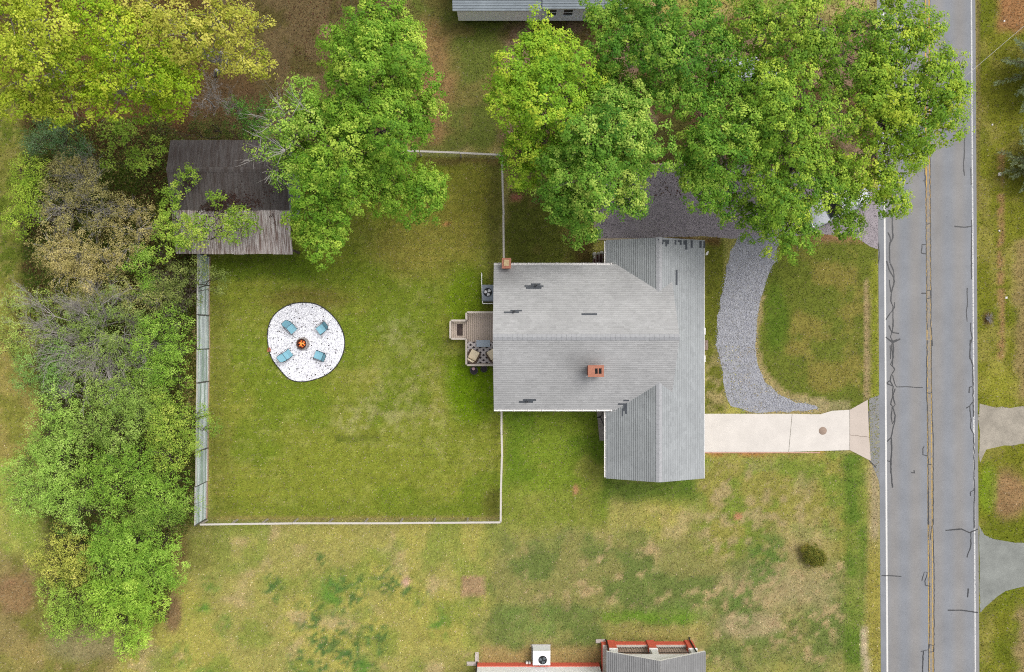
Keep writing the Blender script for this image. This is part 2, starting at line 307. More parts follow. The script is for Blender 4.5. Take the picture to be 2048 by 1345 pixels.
def free_of(u, v, polys):
    m = np.ones(u.shape, bool)
    for p in polys: m &= ~in_poly(u, v, p)
    e = 8.0 * (v - 672.5) / 1345
    return m & ~((u > RW - 1 + e) & (u < RE + 1 + e))
def blades(name, N, region, size, tint, label, z0=0.0):
    u = rng.uniform(region[0], region[2], N); v = rng.uniform(region[1], region[3], N)
    k = free_of(u, v, [q for q in NOGRASS if q is not LOOP]); lp_ = in_poly(u, v, LOOP); k &= ~lp_ | ((fbm(u * .05, v * .05, 3) > .54) & (v > 690) & (u < 1560) & (rng.random(N) < .45)); u, v = u[k], v[k]
    x = (u - 1024) * H / FPX; y = (672.5 - v) * H / FPX; n = len(u)
    c = GC[np.clip(np.searchsorted(gx, x) - rng.integers(0, 2, n), 0, nx - 1), np.clip(np.searchsorted(gy, y) - rng.integers(0, 2, n), 0, ny - 1)]
    s = size * rng.uniform(.6, 1.5, n); th = rng.uniform(0, 2 * np.pi, n); lean = rng.uniform(.25, 1.1, n)
    dx, dy = np.cos(th), np.sin(th); w = s * rng.uniform(.14, .3, n)
    base = np.stack([x, y, np.zeros(n)], -1); side = np.stack([-dy * w, dx * w, np.zeros(n)], -1)
    tip = base + np.stack([dx * s * np.sin(lean), dy * s * np.sin(lean), s * np.cos(lean)], -1)
    V = np.stack([base - side, base + side, tip], 1).reshape(-1, 3)
    br = np.exp(np.clip(rng.normal(0, .32, n), -.7, .5))[:, None] * tint; hue = rng.normal(0, .07, (n, 1)) * np.array([[1, 0, .3]])
    pick = rng.random(n) + .7 * (fbm(u * .22, v * .22, 8, 3) - .5); lumc = (c @ np.array([.3, .6, .1]))[:, None]
    straw = lumc * np.array([[1.30, 1.10, .72]]) * 1.12; deep = c * np.array([[.66, .86, .72]])
    c = np.where((pick > .86)[:, None], straw, np.where((pick < .17)[:, None], deep, c))
    me = np_mesh(name, V, np.arange(3 * n).reshape(-1, 3), np.clip(c * br * (1 + hue), 0, 1))
    me.materials.append(GRASS)
    return tag(link(bpy.data.objects.new(name, me)), label, 'grass', kind='stuff')
blades('lawn_grass', 620000, (-20, -20, 2068, 1365), .085, 1.5, 'short mown lawn grass covering the yards and verges')

# ------------------------------------------------------------------ road, drives, paths
def sheet(name, poly_px, z, m, z0=None, kind='structure', parent=None, jitter=0.0, sub=3):
    pts = []
    n = len(poly_px)
    for i in range(n):
        (x0, y0), (x1, y1) = poly_px[i], poly_px[(i + 1) % n]
        k = max(1, int(math.hypot(x1 - x0, y1 - y0) / 14)) if jitter else 1
        for j in range(k):
            t = j / k; pts.append((x0 + (x1 - x0) * t + random.uniform(-jitter, jitter), y0 + (y1 - y0) * t + random.uniform(-jitter, jitter)))
    P2 = [P(x, y)[:2] for x, y in pts]
    o = MB().prism(P2, -.05 if z0 is None else z0, z).build(name, m, parent)
    if parent is None: tag(o, kind=kind)
    return o
asphalt = mat('asphalt', lin(145, 148, 154), .9, .15, .45, .4, fine=.13, spec=.2)
ys = [-400, 1745]
road = sheet('road', [(road_x(RW, -900), -900), (road_x(RE, -900), -900), (road_x(RE, 2250), 2250), (road_x(RW, 2250), 2250)], .012, asphalt)
# lighter wheel paths and worn lane centres are part of the asphalt colour
def road_mat():
    m = asphalt; N = m.node_tree.nodes; L = m.node_tree.links; b = N['Principled BSDF']
    src = b.inputs['Base Color'].links[0].from_socket
    tc = N.new('ShaderNodeTexCoord'); sp = N.new('ShaderNodeSeparateXYZ'); L.new(tc.outputs['Object'], sp.inputs[0])
    w = N.new('ShaderNodeMath'); w.operation = 'MULTIPLY_ADD'; w.inputs[1].default_value = 2 * math.pi / 1.56; w.inputs[2].default_value = -1.2; L.new(sp.outputs[0], w.inputs[0])
    sn = N.new('ShaderNodeMath'); sn.operation = 'SINE'; L.new(w.outputs[0], sn.inputs[0])
    mr = N.new('ShaderNodeMapRange'); mr.inputs[1].default_value = -1; mr.inputs[2].default_value = 1; mr.inputs[3].default_value = 0; mr.inputs[4].default_value = .9; L.new(sn.outputs[0], mr.inputs[0])
    mx = N.new('ShaderNodeMix'); mx.data_type = 'RGBA'; mx.blend_type = 'MULTIPLY'; L.new(mr.outputs[0], mx.inputs[0]); L.new(src, mx.inputs[6]); mx.inputs[7].default_value = (1.10, 1.01, .90, 1)
    L.new(mx.outputs[2], b.inputs['Base Color'])
road_mat()
def worn(name, color, under, amount, scale=9):
    m = mat(name, color, .7, .06, 6)
    N = m.node_tree.nodes; L = m.node_tree.links; b = N['Principled BSDF']; src = b.inputs['Base Color'].links[0].from_socket
    tc = N.new('ShaderNodeTexCoord'); no = N.new('ShaderNodeTexNoise'); no.inputs['Scale'].default_value = scale; no.inputs['Detail'].default_value = 5; L.new(tc.outputs['Object'], no.inputs[0])
    cr = N.new('ShaderNodeMapRange'); cr.inputs[1].default_value = amount - .06; cr.inputs[2].default_value = amount + .06; L.new(no.outputs[0], cr.inputs[0])
    mx = N.new('ShaderNodeMix'); mx.data_type = 'RGBA'; L.new(cr.outputs[0], mx.inputs[0]); L.new(src, mx.inputs[7]); mx.inputs[6].default_value = (*under, 1)
    L.new(mx.outputs[2], b.inputs['Base Color']); return m
under = lin(128, 130, 138)
white_l = worn('white_line_paint', lin(238, 236, 232), under, .22); white_r = worn('white_line_paint_worn', lin(225, 224, 222), under, .40, 14)
yel = worn('yellow_line_paint', lin(222, 174, 66), under, .25); yel_old = worn('yellow_line_paint_faded', lin(196, 164, 98), lin(156, 142, 118), .43, 7)
tan_seam = worn('faded_center_seam', lin(158, 148, 132), lin(140, 136, 134), .50, 5)
def strip(name, xc, w, y0, y1, z, m):
    return sheet(name, [(road_x(xc - w / 2, y0), y0), (road_x(xc + w / 2, y0), y0), (road_x(xc + w / 2, y1), y1), (road_x(xc - w / 2, y1), y1)], z, m, z0=.006, parent=road)
strip('edge_line', 1770.5, 3.4, -900, 2250, .0165, white_l); strip('edge_line', 1946.5, 2.8, -900, 2250, .0165, white_r)
strip('center_seam', 1857.6, 9.2, -900, 2250, .0160, tan_seam)
for xc in (1853.8, 1861.8):
    strip('center_line', xc, 2.3, -900, 445, .0200, yel); strip('center_line', xc, 2.2, 445, 2250, .0200, yel_old)
tar = mat('tar_seal', (.022, .023, .026), .55, .2, 6, spec=.4)
S = []
def crop(oy, lst):
    for l in lst: S.append([(1488 + x / 3.636, oy + y / 3.636) for x, y in l])
crop(0, [[(1600, 940), (1602, 1100), (1595, 1200), (1603, 1280)], [(1650, 1220), (1652, 1345)], [(1312, 0), (1314, 150)], [(1352, 0), (1352, 130)], [(1312, 1180), (1316, 1345)], [(1352, 1100), (1354, 1345)]])
crop(350, [[(1083, 190), (1083, 260), (1076, 340), (1083, 460), (1060, 495), (1056, 560), (1062, 640)], [(1045, 420), (1058, 440), (1065, 480)],
 [(1037, 628), (1055, 690), (1090, 750), (1093, 780), (1070, 860), (1068, 920), (1083, 960), (1083, 1100), (1075, 1145)], [(1062, 645), (1085, 690), (1093, 780)], [(1057, 765), (1066, 850)], [(1095, 928), (1092, 965), (1030, 1055)],
 [(1053, 1095), (1075, 1145), (1128, 1155)], [(1075, 1145), (1065, 1180), (1082, 1215), (1090, 1260), (1083, 1340)], [(1030, 1180), (1082, 1222), (1137, 1192)], [(1062, 1240), (1065, 1340)],
 [(1655, 330), (1655, 470), (1652, 600), (1655, 760)], [(1530, 375), (1600, 382), (1655, 375)], [(1622, 822), (1625, 930), (1615, 1000), (1622, 1068)], [(1648, 1075), (1645, 1120), (1660, 1185), (1645, 1230), (1640, 1340)],
 [(1318, 0), (1325, 200), (1323, 350), (1325, 520), (1328, 700), (1330, 1130)], [(1352, 0), (1355, 350), (1358, 700), (1360, 1000), (1357, 1100), (1365, 1150), (1370, 1245)], [(1322, 508), (1293, 508), (1290, 570), (1322, 575)], [(1330, 360), (1360, 350)],
 [(1290, 862), (1325, 862)], [(1330, 840), (1355, 842), (1358, 895), (1328, 902)], [(975, 500), (985, 570), (978, 640)], [(1300, 45), (1318, 40)]])
crop(680, [[(1070, 0), (1078, 25), (1070, 60), (1083, 120), (1078, 190), (1095, 215), (1070, 255), (1062, 300), (1083, 335)], [(1083, 10), (1115, 0)], [(1085, 30), (1085, 125), (1066, 180), (1090, 205)], [(1080, 255), (1095, 320), (1110, 343), (1190, 341), (1255, 347), (1300, 347)],
 [(1085, 338), (1040, 320), (1037, 315), (1060, 298)], [(1085, 338), (1078, 385), (1098, 470), (1085, 490), (1065, 470), (1083, 400), (1100, 355)], [(1080, 490), (1098, 550), (1095, 600), (1078, 660), (1070, 710), (1040, 740)], [(1077, 490), (1070, 560), (1078, 610), (1095, 585)],
 [(1070, 710), (1075, 800), (1068, 885), (1068, 960), (1080, 1075)], [(1040, 880), (1068, 885)], [(1645, 0), (1643, 130), (1663, 185), (1665, 340), (1665, 430), (1668, 560)], [(1655, 340), (1638, 345), (1637, 385)], [(1660, 455), (1640, 480), (1615, 497)],
 [(1640, 480), (1650, 590), (1645, 640), (1670, 685), (1673, 900), (1673, 1345)], [(1670, 1095), (1645, 1105), (1645, 1135)], [(1330, 0), (1328, 350), (1335, 560), (1338, 800), (1338, 1345)], [(1360, 0), (1363, 300), (1367, 560), (1375, 700), (1375, 1345)],
 [(1310, 775), (1300, 790), (1300, 835), (1335, 845)], [(1332, 385), (1355, 395), (1362, 380)], [(1340, 905), (1362, 908)], [(1215, 965), (1240, 968), (1235, 950)], [(905, 520), (906, 700), (912, 880), (960, 930)]])
crop(975, [[(1000, 642), (1080, 643), (1145, 648)], [(1465, 313), (1580, 303), (1640, 330), (1700, 303)], [(1650, 325), (1648, 430), (1620, 510)], [(1480, 893), (1580, 893), (1700, 910)], [(1630, 735), (1625, 800)], [(1340, 0), (1345, 500), (1345, 640), (1350, 1000), (1342, 1190), (1342, 1345)],
 [(1374, 0), (1372, 300), (1382, 600), (1380, 1345)], [(1362, 280), (1355, 380)], [(1293, 680), (1310, 615), (1333, 618), (1315, 680), (1318, 712), (1355, 720)], [(1285, 1193), (1340, 1180), (1350, 1142), (1378, 1150), (1375, 1195), (1340, 1198)], [(1303, 1190), (1297, 1345)], [(1675, 0), (1672, 300)]])
for i, l in enumerate(S):
    q = [l[0]]
    for a, b in zip(l[:-1], l[1:]):
        k = max(1, int(math.hypot(b[0] - a[0], b[1] - a[1]) / 5))
        for j in range(1, k + 1): q.append((a[0] + (b[0] - a[0]) * j / k + random.uniform(-.5, .5), a[1] + (b[1] - a[1]) * j / k))
    w = (.024 if 1848 < sum(p_[0] for p_ in l) / len(l) < 1868 else .035) * random.uniform(.75, 1.25); mb = MB(); pts = [Vector(P(x, y)) for x, y in q]; vsl = []
    z = .0245 + .0004 * (i % 9)
    for j, p in enumerate(pts):
        d = pts[min(j + 1, len(pts) - 1)] - pts[max(j - 1, 0)]; nrm = Vector((-d.y, d.x, 0)).normalized() * w * random.uniform(.75, 1.25)
        vsl += [(p.x + nrm.x, p.y + nrm.y, z), (p.x - nrm.x, p.y - nrm.y, z)]
    mb.add(vsl, [(2 * j, 2 * j + 1, 2 * j + 3, 2 * j + 2) for j in range(len(pts) - 1)]); mb.build('tar_seam', tar, road)

gravel_m = mat('grey_gravel', lin(172, 173, 179), .95, .16, 2.2, .8, fine=.30, spec=.2)
dark_gravel = mat('dark_gravel', lin(168, 159, 164), .95, .18, 1.6, .8, fine=.30, spec=.2)
white_stone = mat('white_stone', lin(240, 240, 246, .8), .9, .08, 5, .5, fine=.10)
loop = sheet('gravel_drive', LOOP, .010, gravel_m, jitter=3.0)
pad = sheet('gravel_parking_pad', PAD, .006, dark_gravel, jitter=1.5)
sheet('gravel_lane', SIDE_N, .009, mat('pale_gravel', lin(170, 162, 148), .95, .30, .9, .6, fine=.34), jitter=2.5)
sheet('asphalt_lane', SIDE_S, .009, mat('lane_asphalt', lin(144, 147, 142), .9, .25, .8, .4, fine=.24), jitter=1.0)
sheet('asphalt_shoulder', [(1738, 798), (1760, 790), (1762, 1000), (1757, 960), (1741, 922)], .0085, mat('shoulder_asphalt', lin(146, 146, 146), .9, .14, 1.5, .4, fine=.14))
fire_bed = sheet('gravel_circle', FIRE, .030, white_stone)
def pebbles(name, poly, n, size, colors, label, z, spill=0):
    xs = [p[0] for p in poly]; ysl = [p[1] for p in poly]
    u = rng.uniform(min(xs), max(xs), n * 3); v = rng.uniform(min(ysl), max(ysl), n * 3); k = in_poly(u, v, poly); u, v = u[k][:n], v[k][:n]; m = len(u)
    u = u + spill * rng.normal(0, 3.0, m); v = v + spill * rng.normal(0, 3.0, m)
    x = (u - 1024) * H / FPX; y = (672.5 - v) * H / FPX; s = size * rng.uniform(.5, 1.5, m); th = rng.uniform(0, 6.28, m)
    oct_ = np.array([[1, 0, 0], [0, .7, 0], [-1, 0, 0], [0, -.7, 0], [0, 0, .6], [0, 0, -.4]]); fc = np.array([[0, 1, 4], [1, 2, 4], [2, 3, 4], [3, 0, 4], [1, 0, 5], [2, 1, 5], [3, 2, 5], [0, 3, 5]])
    b = oct_[None] * s[:, None, None] * rng.uniform(.7, 1.3, (m, 6, 1)); co, si = np.cos(th)[:, None], np.sin(th)[:, None]
    V = np.stack([b[..., 0] * co - b[..., 1] * si + x[:, None], b[..., 0] * si + b[..., 1] * co + y[:, None], b[..., 2] + z + .25 * s[:, None]], -1)
    Fc = (fc[None] + 6 * np.arange(m)[:, None, None]).reshape(-1, 3)
    cs = np.array(colors)[rng.choice(len(colors), m, p=None)] * rng.uniform(.75, 1.2, (m, 1))
    me = np_mesh(name, V.reshape(-1, 3), Fc, np.repeat(cs, 8, 0)); me.materials.append(mat('pebble', (0, 0, 0), .9, .05, 4, attr='Col', spec=.2))
    return tag(link(bpy.data.objects.new(name, me)), label, 'gravel', kind='stuff')
W8 = lin(246, 246, 250, .86)
pebbles('white_gravel', FIRE, 9500, .032, [W8, W8, W8, W8, lin(226, 226, 234, .8), lin(238, 238, 244, .8), lin(214, 214, 224, .8)], 'loose white gravel filling the fire pit circle', .03)
pebbles('grey_gravel', LOOP, 12000, .032, [lin(184, 186, 198, .75), lin(202, 204, 214, .75), lin(160, 160, 170, .75), lin(176, 174, 172, .75)], 'loose grey gravel on the curved drive', .01, 1)
pebbles('dark_gravel', PAD, 13000, .026, [lin(174, 166, 172), lin(190, 184, 190), lin(142, 134, 140)], 'loose dark gravel on the parking pad', .006)
pebbles('fallen_leaves', FIRE, 240, .042, [lin(96, 86, 80, .5), lin(70, 64, 64, .5), lin(110, 92, 84, .5)], 'dead brown leaf scraps scattered over the white gravel', .06)
edging = MB().tube([P(x, y, .05) for x, y in FIRE + FIRE[:2]], .035, 6)
tag(edging.build('garden_edging', mat('edging_rubber', (.03, .03, .032), .7)), 'black strip edging curving round the white gravel circle', 'edging')
concrete = mat('concrete', lin(229, 222, 214, .62), .9, .10, .7, .2, fine=.05)
apron = mat('apron_concrete', lin(218, 204, 192, .58), .9, .08, .8, .2, fine=.06)
drive = empty('concrete_driveway', P(1560, 866), 'pale concrete driveway slab running from the house to the road', 'driveway'); DL = Vector(P(1560, 866))
def slab(name, pts, z, m, parent, org):
    return MB().prism([(P(x, y)[0] - org.x, P(x, y)[1] - org.y) for x, y in pts], -.05, z).build(name, m, parent)
slab('slab', [(1398, 828), (1583.4, 828), (1576.5, 904), (1398, 904)], .045, concrete, drive, DL)
slab('slab', [(1584.2, 828), (1640, 829), (1664, 822), (1698.4, 820), (1698.4, 900.5), (1647, 902), (1577.3, 904)], .045, concrete, drive, DL)
slab('apron', [(1699.2, 820), (1735, 800), (1737, 860), (1741, 922), (1699.2, 900.5)], .04, apron, drive, DL)
slab('edge_band', [(1398, 904.4), (1640, 904.4), (1640, 906.6), (1398, 906.6)], .05, mat('edge_band', lin(214, 170, 150), .9, .2, 3), drive, DL)
ck = [(1699.5, 870), (1706, 872), (1714, 871), (1722, 874), (1730, 873), (1738, 875)]; ckv = []
for x_, y_ in ck: q_ = P(x_, y_); ckv += [(q_[0] - DL.x, q_[1] - DL.y + .012, .0445), (q_[0] - DL.x, q_[1] - DL.y - .012, .0445)]
MB().add(ckv, [(2 * j, 2 * j + 1, 2 * j + 3, 2 * j + 2) for j in range(len(ck) - 1)]).build('crack', mat('crack_dark', lin(120, 104, 92), .95), drive)
cv = MB().lathe([(0, .02), (.27, .02), (.28, .012), (.28, 0)], 28); tag(cv.build('utility_cover', mat('cover_brown', lin(168, 146, 130), .8, .12, 9), loc=(P(1645, 862)[0], P(1645, 862)[1], .045)), 'round brown utility cover set into the concrete driveway', 'cover')
timber = mat('timber_edge', lin(196, 180, 154), .9, .25, 3, stretch=(1, 6, 1))
for a, b, lb in (((1189, 345), (1189, 478), 'weathered timber along the gravel pad edge beside the lawn'), ((1189, 479), (1321, 479), 'weathered timber along the gravel pad edge beside the grey roofed wing'), ((1300, 329), (1360, 329), 'weathered timber along the gravel pad edge under the maples')):
    A, B = Vector(P(*a, .07)), Vector(P(*b, .07)); tag(MB().bar(A, B, .12, .14).build('landscape_timber', timber), lb, 'timber')

# ------------------------------------------------------------------ the main house
trim = mat('white_trim', (.72, .70, .68), .6, .06, 4)
siding = mat('white_siding', (.80, .80, .79), .7, .05, 3)
glass = mat('window_glass', (.03, .035, .04), .08, .1, 2, spec=.6)
shing_m = mat('shingle', (0, 0, 0), .95, .10, .6, .3, attr='Col', spec=.15, fine=.14)
dark_sh = mat('replacement_shingle', lin(92, 96, 102), .95, .12, 8, spec=.15)
capm = mat('ridge_cap', lin(180, 181, 184), .95, .12, 5, spec=.15)
house = empty('bungalow', (0, 0, 0), 'white bungalow with grey shingle gable roof and cross wing', 'house')
EX0, EX1, ES, EN = -1.204, 10.49, -4.87, 4.73; RY = -.07
ZE, ZM = 3.36, 5.96; WX0, WX1, WS, WN = 6.29, 12.84, -9.51, 6.40; WR = .5 * (WX0 + WX1); ZW, ZWE = 4.35, 3.10
def shingles(name, O, u, L, v, S_, n, base, parent, e=.142, w=.31, band=.30, bandk=.81, seed=1, stain=None):
    r = np.random.default_rng(seed); O = np.array(O); u = np.array(u, float); v = np.array(v, float); n = np.array(n, float)
    V = []; C = []
    rows = int(math.ceil(S_ / e))
    for i in range(rows):
        s0, s1 = i * e, min(S_, (i + 1) * e)
        if s1 - s0 < .01: continue
        x = -r.uniform(0, w); rk = r.normal(1, .012)
        while x < L:
            wd = w * r.uniform(.75, 1.25); a, b = max(0, x), min(L, x + wd); x += wd
            if b - a < .01: continue
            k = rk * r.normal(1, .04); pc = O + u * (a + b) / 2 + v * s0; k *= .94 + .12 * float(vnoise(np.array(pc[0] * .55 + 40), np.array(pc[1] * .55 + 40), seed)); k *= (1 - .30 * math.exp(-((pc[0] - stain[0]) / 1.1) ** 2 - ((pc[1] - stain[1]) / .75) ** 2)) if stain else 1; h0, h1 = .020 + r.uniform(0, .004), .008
            sm = s0 + (s1 - s0) * (1 - band)
            pa = lambda t, s, h: O + u * t + v * s + n * h
            hm = h0 + (h1 - h0) * (1 - band)
            V += [pa(a, s0, h0), pa(b, s0, h0), pa(b, sm, hm), pa(a, sm, hm)]; C.append(np.array(base) * k)
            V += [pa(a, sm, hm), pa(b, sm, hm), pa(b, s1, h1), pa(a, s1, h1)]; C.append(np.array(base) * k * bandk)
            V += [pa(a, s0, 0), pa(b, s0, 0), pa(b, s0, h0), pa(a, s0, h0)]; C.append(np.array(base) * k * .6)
    me = np_mesh(name, np.array(V), np.arange(len(V)).reshape(-1, 4), np.array(C)); me.materials.append(shing_m)
    return tag(link(bpy.data.objects.new(name, me), parent), kind='stuff')
def slope(parent, name, O, u, L, v_plan, run, rise, base, seed, thick=.10, **kw):
    u = Vector(u); vp = Vector(v_plan); S_ = math.hypot(run, rise); v = (vp * run + Vector((0, 0, rise))) / S_; n = u.cross(v)
    if n.z < 0: n = -n
    O = Vector(O); c = [O, O + u * L, O + u * L + v * S_, O + v * S_]
    lo = [p - Vector((0, 0, thick)) for p in c]
    top = [0, 1, 2, 3]; mb = MB()
    fs = [(4, 5, 6, 7), (3, 2, 1, 0), (0, 1, 5, 4), (1, 2, 6, 5), (2, 3, 7, 6), (3, 0, 4, 7)]
    if u.cross(v).z < 0: fs = [tuple(reversed(f)) for f in fs]
    mb.add(lo + c, fs)
    o = mb.build(name, mat('roof_edge', lin(208, 206, 202), .8, .1), parent)
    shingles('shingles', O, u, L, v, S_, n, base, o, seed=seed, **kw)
    return o, (O, n)
GREY = lin(187, 187, 187)
rs_, pS = slope(house, 'roof_slope', (EX0, ES, ZE), (1, 0, 0), EX1 - EX0, (0, 1, 0), RY - ES, ZM - ZE, GREY, 11, stain=(4.55, -1.75))  # soot on the shingles beside the main chimney
rn_, pN = slope(house, 'roof_slope', (EX0, EN, ZE), (1, 0, 0), EX1 - EX0, (0, -1, 0), EN - RY, ZM - ZE, GREY, 12, stain=(-.3, 4.0))  # small chimney's shadow painted into the shingle colour south of it
rw_, pW = slope(house, 'roof_slope', (WX0, WS, ZWE), (0, 1, 0), WN - WS, (1, 0, 0), WR - WX0, ZW - ZWE, lin(160, 164, 165), 13, bandk=.60)  # darker base than the east slope: its shade is put into the colour
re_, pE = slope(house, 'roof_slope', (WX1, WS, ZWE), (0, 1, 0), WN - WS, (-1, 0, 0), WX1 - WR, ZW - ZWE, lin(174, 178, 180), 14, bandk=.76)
def hit(px, py, plane):
    O, n = plane; d = Vector(P(px, py)) - Vector((0, 0, H)); c = Vector((0, 0, H)); t = (O - c).dot(n) / d.dot(n); return c + d * t
def patch(par, plane, x0, y0, x1, y1, m=dark_sh, h=.032, name='shingle'):
    n = plane[1]; q = [hit(x0, y1, plane), hit(x1, y1, plane), hit(x1, y0, plane), hit(x0, y0, plane)]
    MB().add([p + n * .004 for p in q] + [p + n * h for p in q], [(3, 2, 1, 0), (4, 5, 6, 7), (0, 1, 5, 4), (1, 2, 6, 5), (2, 3, 7, 6), (3, 0, 4, 7)]).build(name, m, par)
for r in ((1049, 571.4, 1062, 574.4), (1062, 567.6, 1081, 571.2), (1062, 571.6, 1087, 574.6), (1052, 574.9, 1083, 578.6), (1008, 624, 1022, 627), (1021, 620.6, 1044, 623.6), (1022, 624, 1038, 627), (1163, 627.4, 1182, 631), (1182.5, 627.4, 1194, 631)): patch(rn_, pN, *r)
for r in ((1046, 798.5, 1072, 802), (1038, 802.3, 1046, 805.6), (1046.4, 802.3, 1066, 805.6), (1236, 817, 1250, 819.3), (1236, 806.8, 1252, 809.6), (1247, 799.8, 1258, 802.5)): patch(rs_, pS, *r)
for r in ((1247, 810, 1250, 822), (1250.4, 806, 1254, 828), (1244, 817, 1246.6, 833)): patch(rw_, pW, *r)
z6 = lambda x0, x1, y0, y1: (1270 + x0 / 7.47, 460 + y0 / 7.47, 1270 + x1 / 7.47, 460 + y1 / 7.47)
for r in (z6(345, 395, 138, 158), z6(397, 422, 150, 215), z6(424, 449, 150, 180), z6(450, 478, 150, 248), z6(479, 505, 150, 215), z6(590, 615, 155, 222), z6(640, 668, 155, 185), z6(670, 695, 155, 230), z6(722, 749, 158, 225), z6(750, 778, 158, 298), z6(832, 858, 160, 270), z6(963, 992, 168, 270), z6(1020, 1045, 172, 275), z6(605, 631, 600, 825)): patch(re_, pE, *r)
def ridge_caps(a, b, ax, slopes, wide, par, step=.30):
    a, b = Vector(a), Vector(b); d = (b - a); n = int(d.length / step); d = d / n; mb = MB()
    for i in range(n):
        p0 = a + d * i; p1 = a + d * (i + 1.15); q = []
        for p, lift in ((p0, .05), (p1, .035)):
            for s, rate in slopes: q.append(p + ax * s * wide + Vector((0, 0, lift - .006 - rate * wide)))
            q.insert(len(q) - 1, p + Vector((0, 0, lift)))
        mb.add(q, [(0, 1, 4, 3), (1, 2, 5, 4), (0, 2, 1)])
    return tag(mb.build('ridge_cap', capm, par), kind='stuff')
kM = (ZM - ZE) / 4.8; kW = (ZW - ZWE) / (WR - WX0)
ridge_caps((EX0 + .02, RY, ZM), (EX1 - .02, RY, ZM), Vector((0, 1, 0)), [(1, kM), (-1, kM)], .20, rs_)
yS = ES + (ZW - ZE) / kM; yN = EN - (ZW - ZE) / kM
ridge_caps((WR, WS + .02, ZW), (WR, yS + .1, ZW), Vector((-1, 0, 0)), [(1, kW), (-1, kW)], .20, re_)
ridge_caps((WR, yN - .1, ZW), (WR, WN - .02, ZW), Vector((-1, 0, 0)), [(1, kW), (-1, kW)], .20, re_)
# walls
iw = .35
def gable_wall(x0, x1, y0, y1, ze, zr, along, par, m, z0=0.0):
    if along == 'x':
        ym = .5 * (y0 + y1); M = Matrix(((0, 0, 1, 0), (1, 0, 0, 0), (0, 1, 0, 0), (0, 0, 0, 1)))
        return MB().prism([(y0, z0), (y1, z0), (y1, ze), (ym, zr), (y0, ze)], x0, x1, M).build('wall', m, par)
    xm = .5 * (x0 + x1); M = Matrix(((1, 0, 0, 0), (0, 0, -1, 0), (0, 1, 0, 0), (0, 0, 0, 1)))
    return MB().prism([(x0, z0), (x1, z0), (x1, ze), (xm, zr), (x0, ze)], -y1, -y0, M).build('wall', m, par)
gable_wall(EX0 + .2, EX1 - .12, ES + iw, EN - iw, ZE + .02, ZM - .16, 'x', house, siding)
gable_wall(WX0 + iw, WX1 - iw, WS + .2, WN - .2, ZWE - .02, ZW - .16, 'y', house, siding)
def window(par, c, w, h, face, m=glass, fr=trim):
    """c centre on the wall plane; face = outward unit (x or y)"""
    f = Vector(face); s = Vector((-f.y, f.x, 0)); c = Vector(c); mb = MB()
    M = Matrix((( s.x, f.x, 0, c.x), (s.y, f.y, 0, c.y), (0, 0, 1, c.z), (0, 0, 0, 1)))
    p = MB().box(-w / 2, -.03, -h / 2, w / 2, .012, h / 2, M).build('window', m, par)
    fb = MB(); t = .07
    fb.box(-w / 2 - t, -.03, h / 2, w / 2 + t, .05, h / 2 + t, M); fb.box(-w / 2 - t, -.03, -h / 2 - t, w / 2 + t, .08, -h / 2, M); fb.box(-w / 2 - t, -.03, -h / 2, -w / 2, .05, h / 2, M); fb.box(w / 2, -.03, -h / 2, w / 2 + t, .05, h / 2, M)
    fb.box(-w / 2, -.02, -.02, w / 2, .03, .02, M); fb.build('frame', fr, p)
for c, fc in (((WX0 + iw, -7.4, 1.7), (-1, 0)), ((WX0 + iw, 5.5, 1.7), (-1, 0)), ((1.5, ES + iw, 1.7), (0, -1)), ((4.6, ES + iw, 1.7), (0, -1)), ((1.8, EN - iw, 1.7), (0, 1)), ((4.4, EN - iw, 1.7), (0, 1)), ((9.6, WS + .2, 1.7), (0, -1)), ((WX1 - iw, -6.5, 1.7), (1, 0)), ((WX1 - iw, 3.6, 1.7), (1, 0)), ((EX0 + .2, -2.6, 1.9), (-1, 0))): window(house, c, .95, 1.3, (*fc, 0))
MB().box(EX0 + .13, .2, .66, EX0 + .21, 1.1, 2.7).build('door', mat('door_paint', lin(120, 126, 132), .5), house)
MB().box(WX1 - iw - .01, -1.1, .3, WX1 - iw + .05, -.15, 2.4).build('door', MATS['door_paint'], house)
# gutters with hangers
def gutter(a, b, par):
    a, b = Vector(a), Vector(b); d = (b - a).normalized(); s = Vector((d.y, -d.x, 0)); mb = MB()
    M = Matrix(((d.x, s.x, 0, a.x), (d.y, s.y, 0, a.y), (0, 0, 1, a.z), (0, 0, 0, 1))); L = (b - a).length
    mb.box(0, 0, -.11, L, .012, 0, M); mb.box(0, .10, -.11, L, .112, .004, M); mb.box(0, .012, -.11, L, .10, -.10, M)
    g = mb.build('gutter', trim, par)
    k = int(L / .85)
    for i in range(k): MB().box((i + .5) * L / k - .02, -.03, .004, (i + .5) * L / k + .02, .12, .016, M).build('gutter_hanger', trim, g)
gutter((EX0, ES - .012, ZE - .005), (7.05, ES - .012, ZE - .005), house)
gutter((7.05, EN + .012, ZE - .005), (EX0, EN + .012, ZE - .005), house)
gutter((WX0 - .012, WN - .05, ZWE - .02), (WX0 - .012, EN + .12, ZWE - .02), house)
gutter((WX0 - .012, ES - .14, ZWE - .02), (WX0 - .012, WS + .05, ZWE - .02), house)
MB().box(WX1 + .002, WS, ZWE - .13, WX1 + .03, WN, ZWE + .01).build('fascia', trim, house)
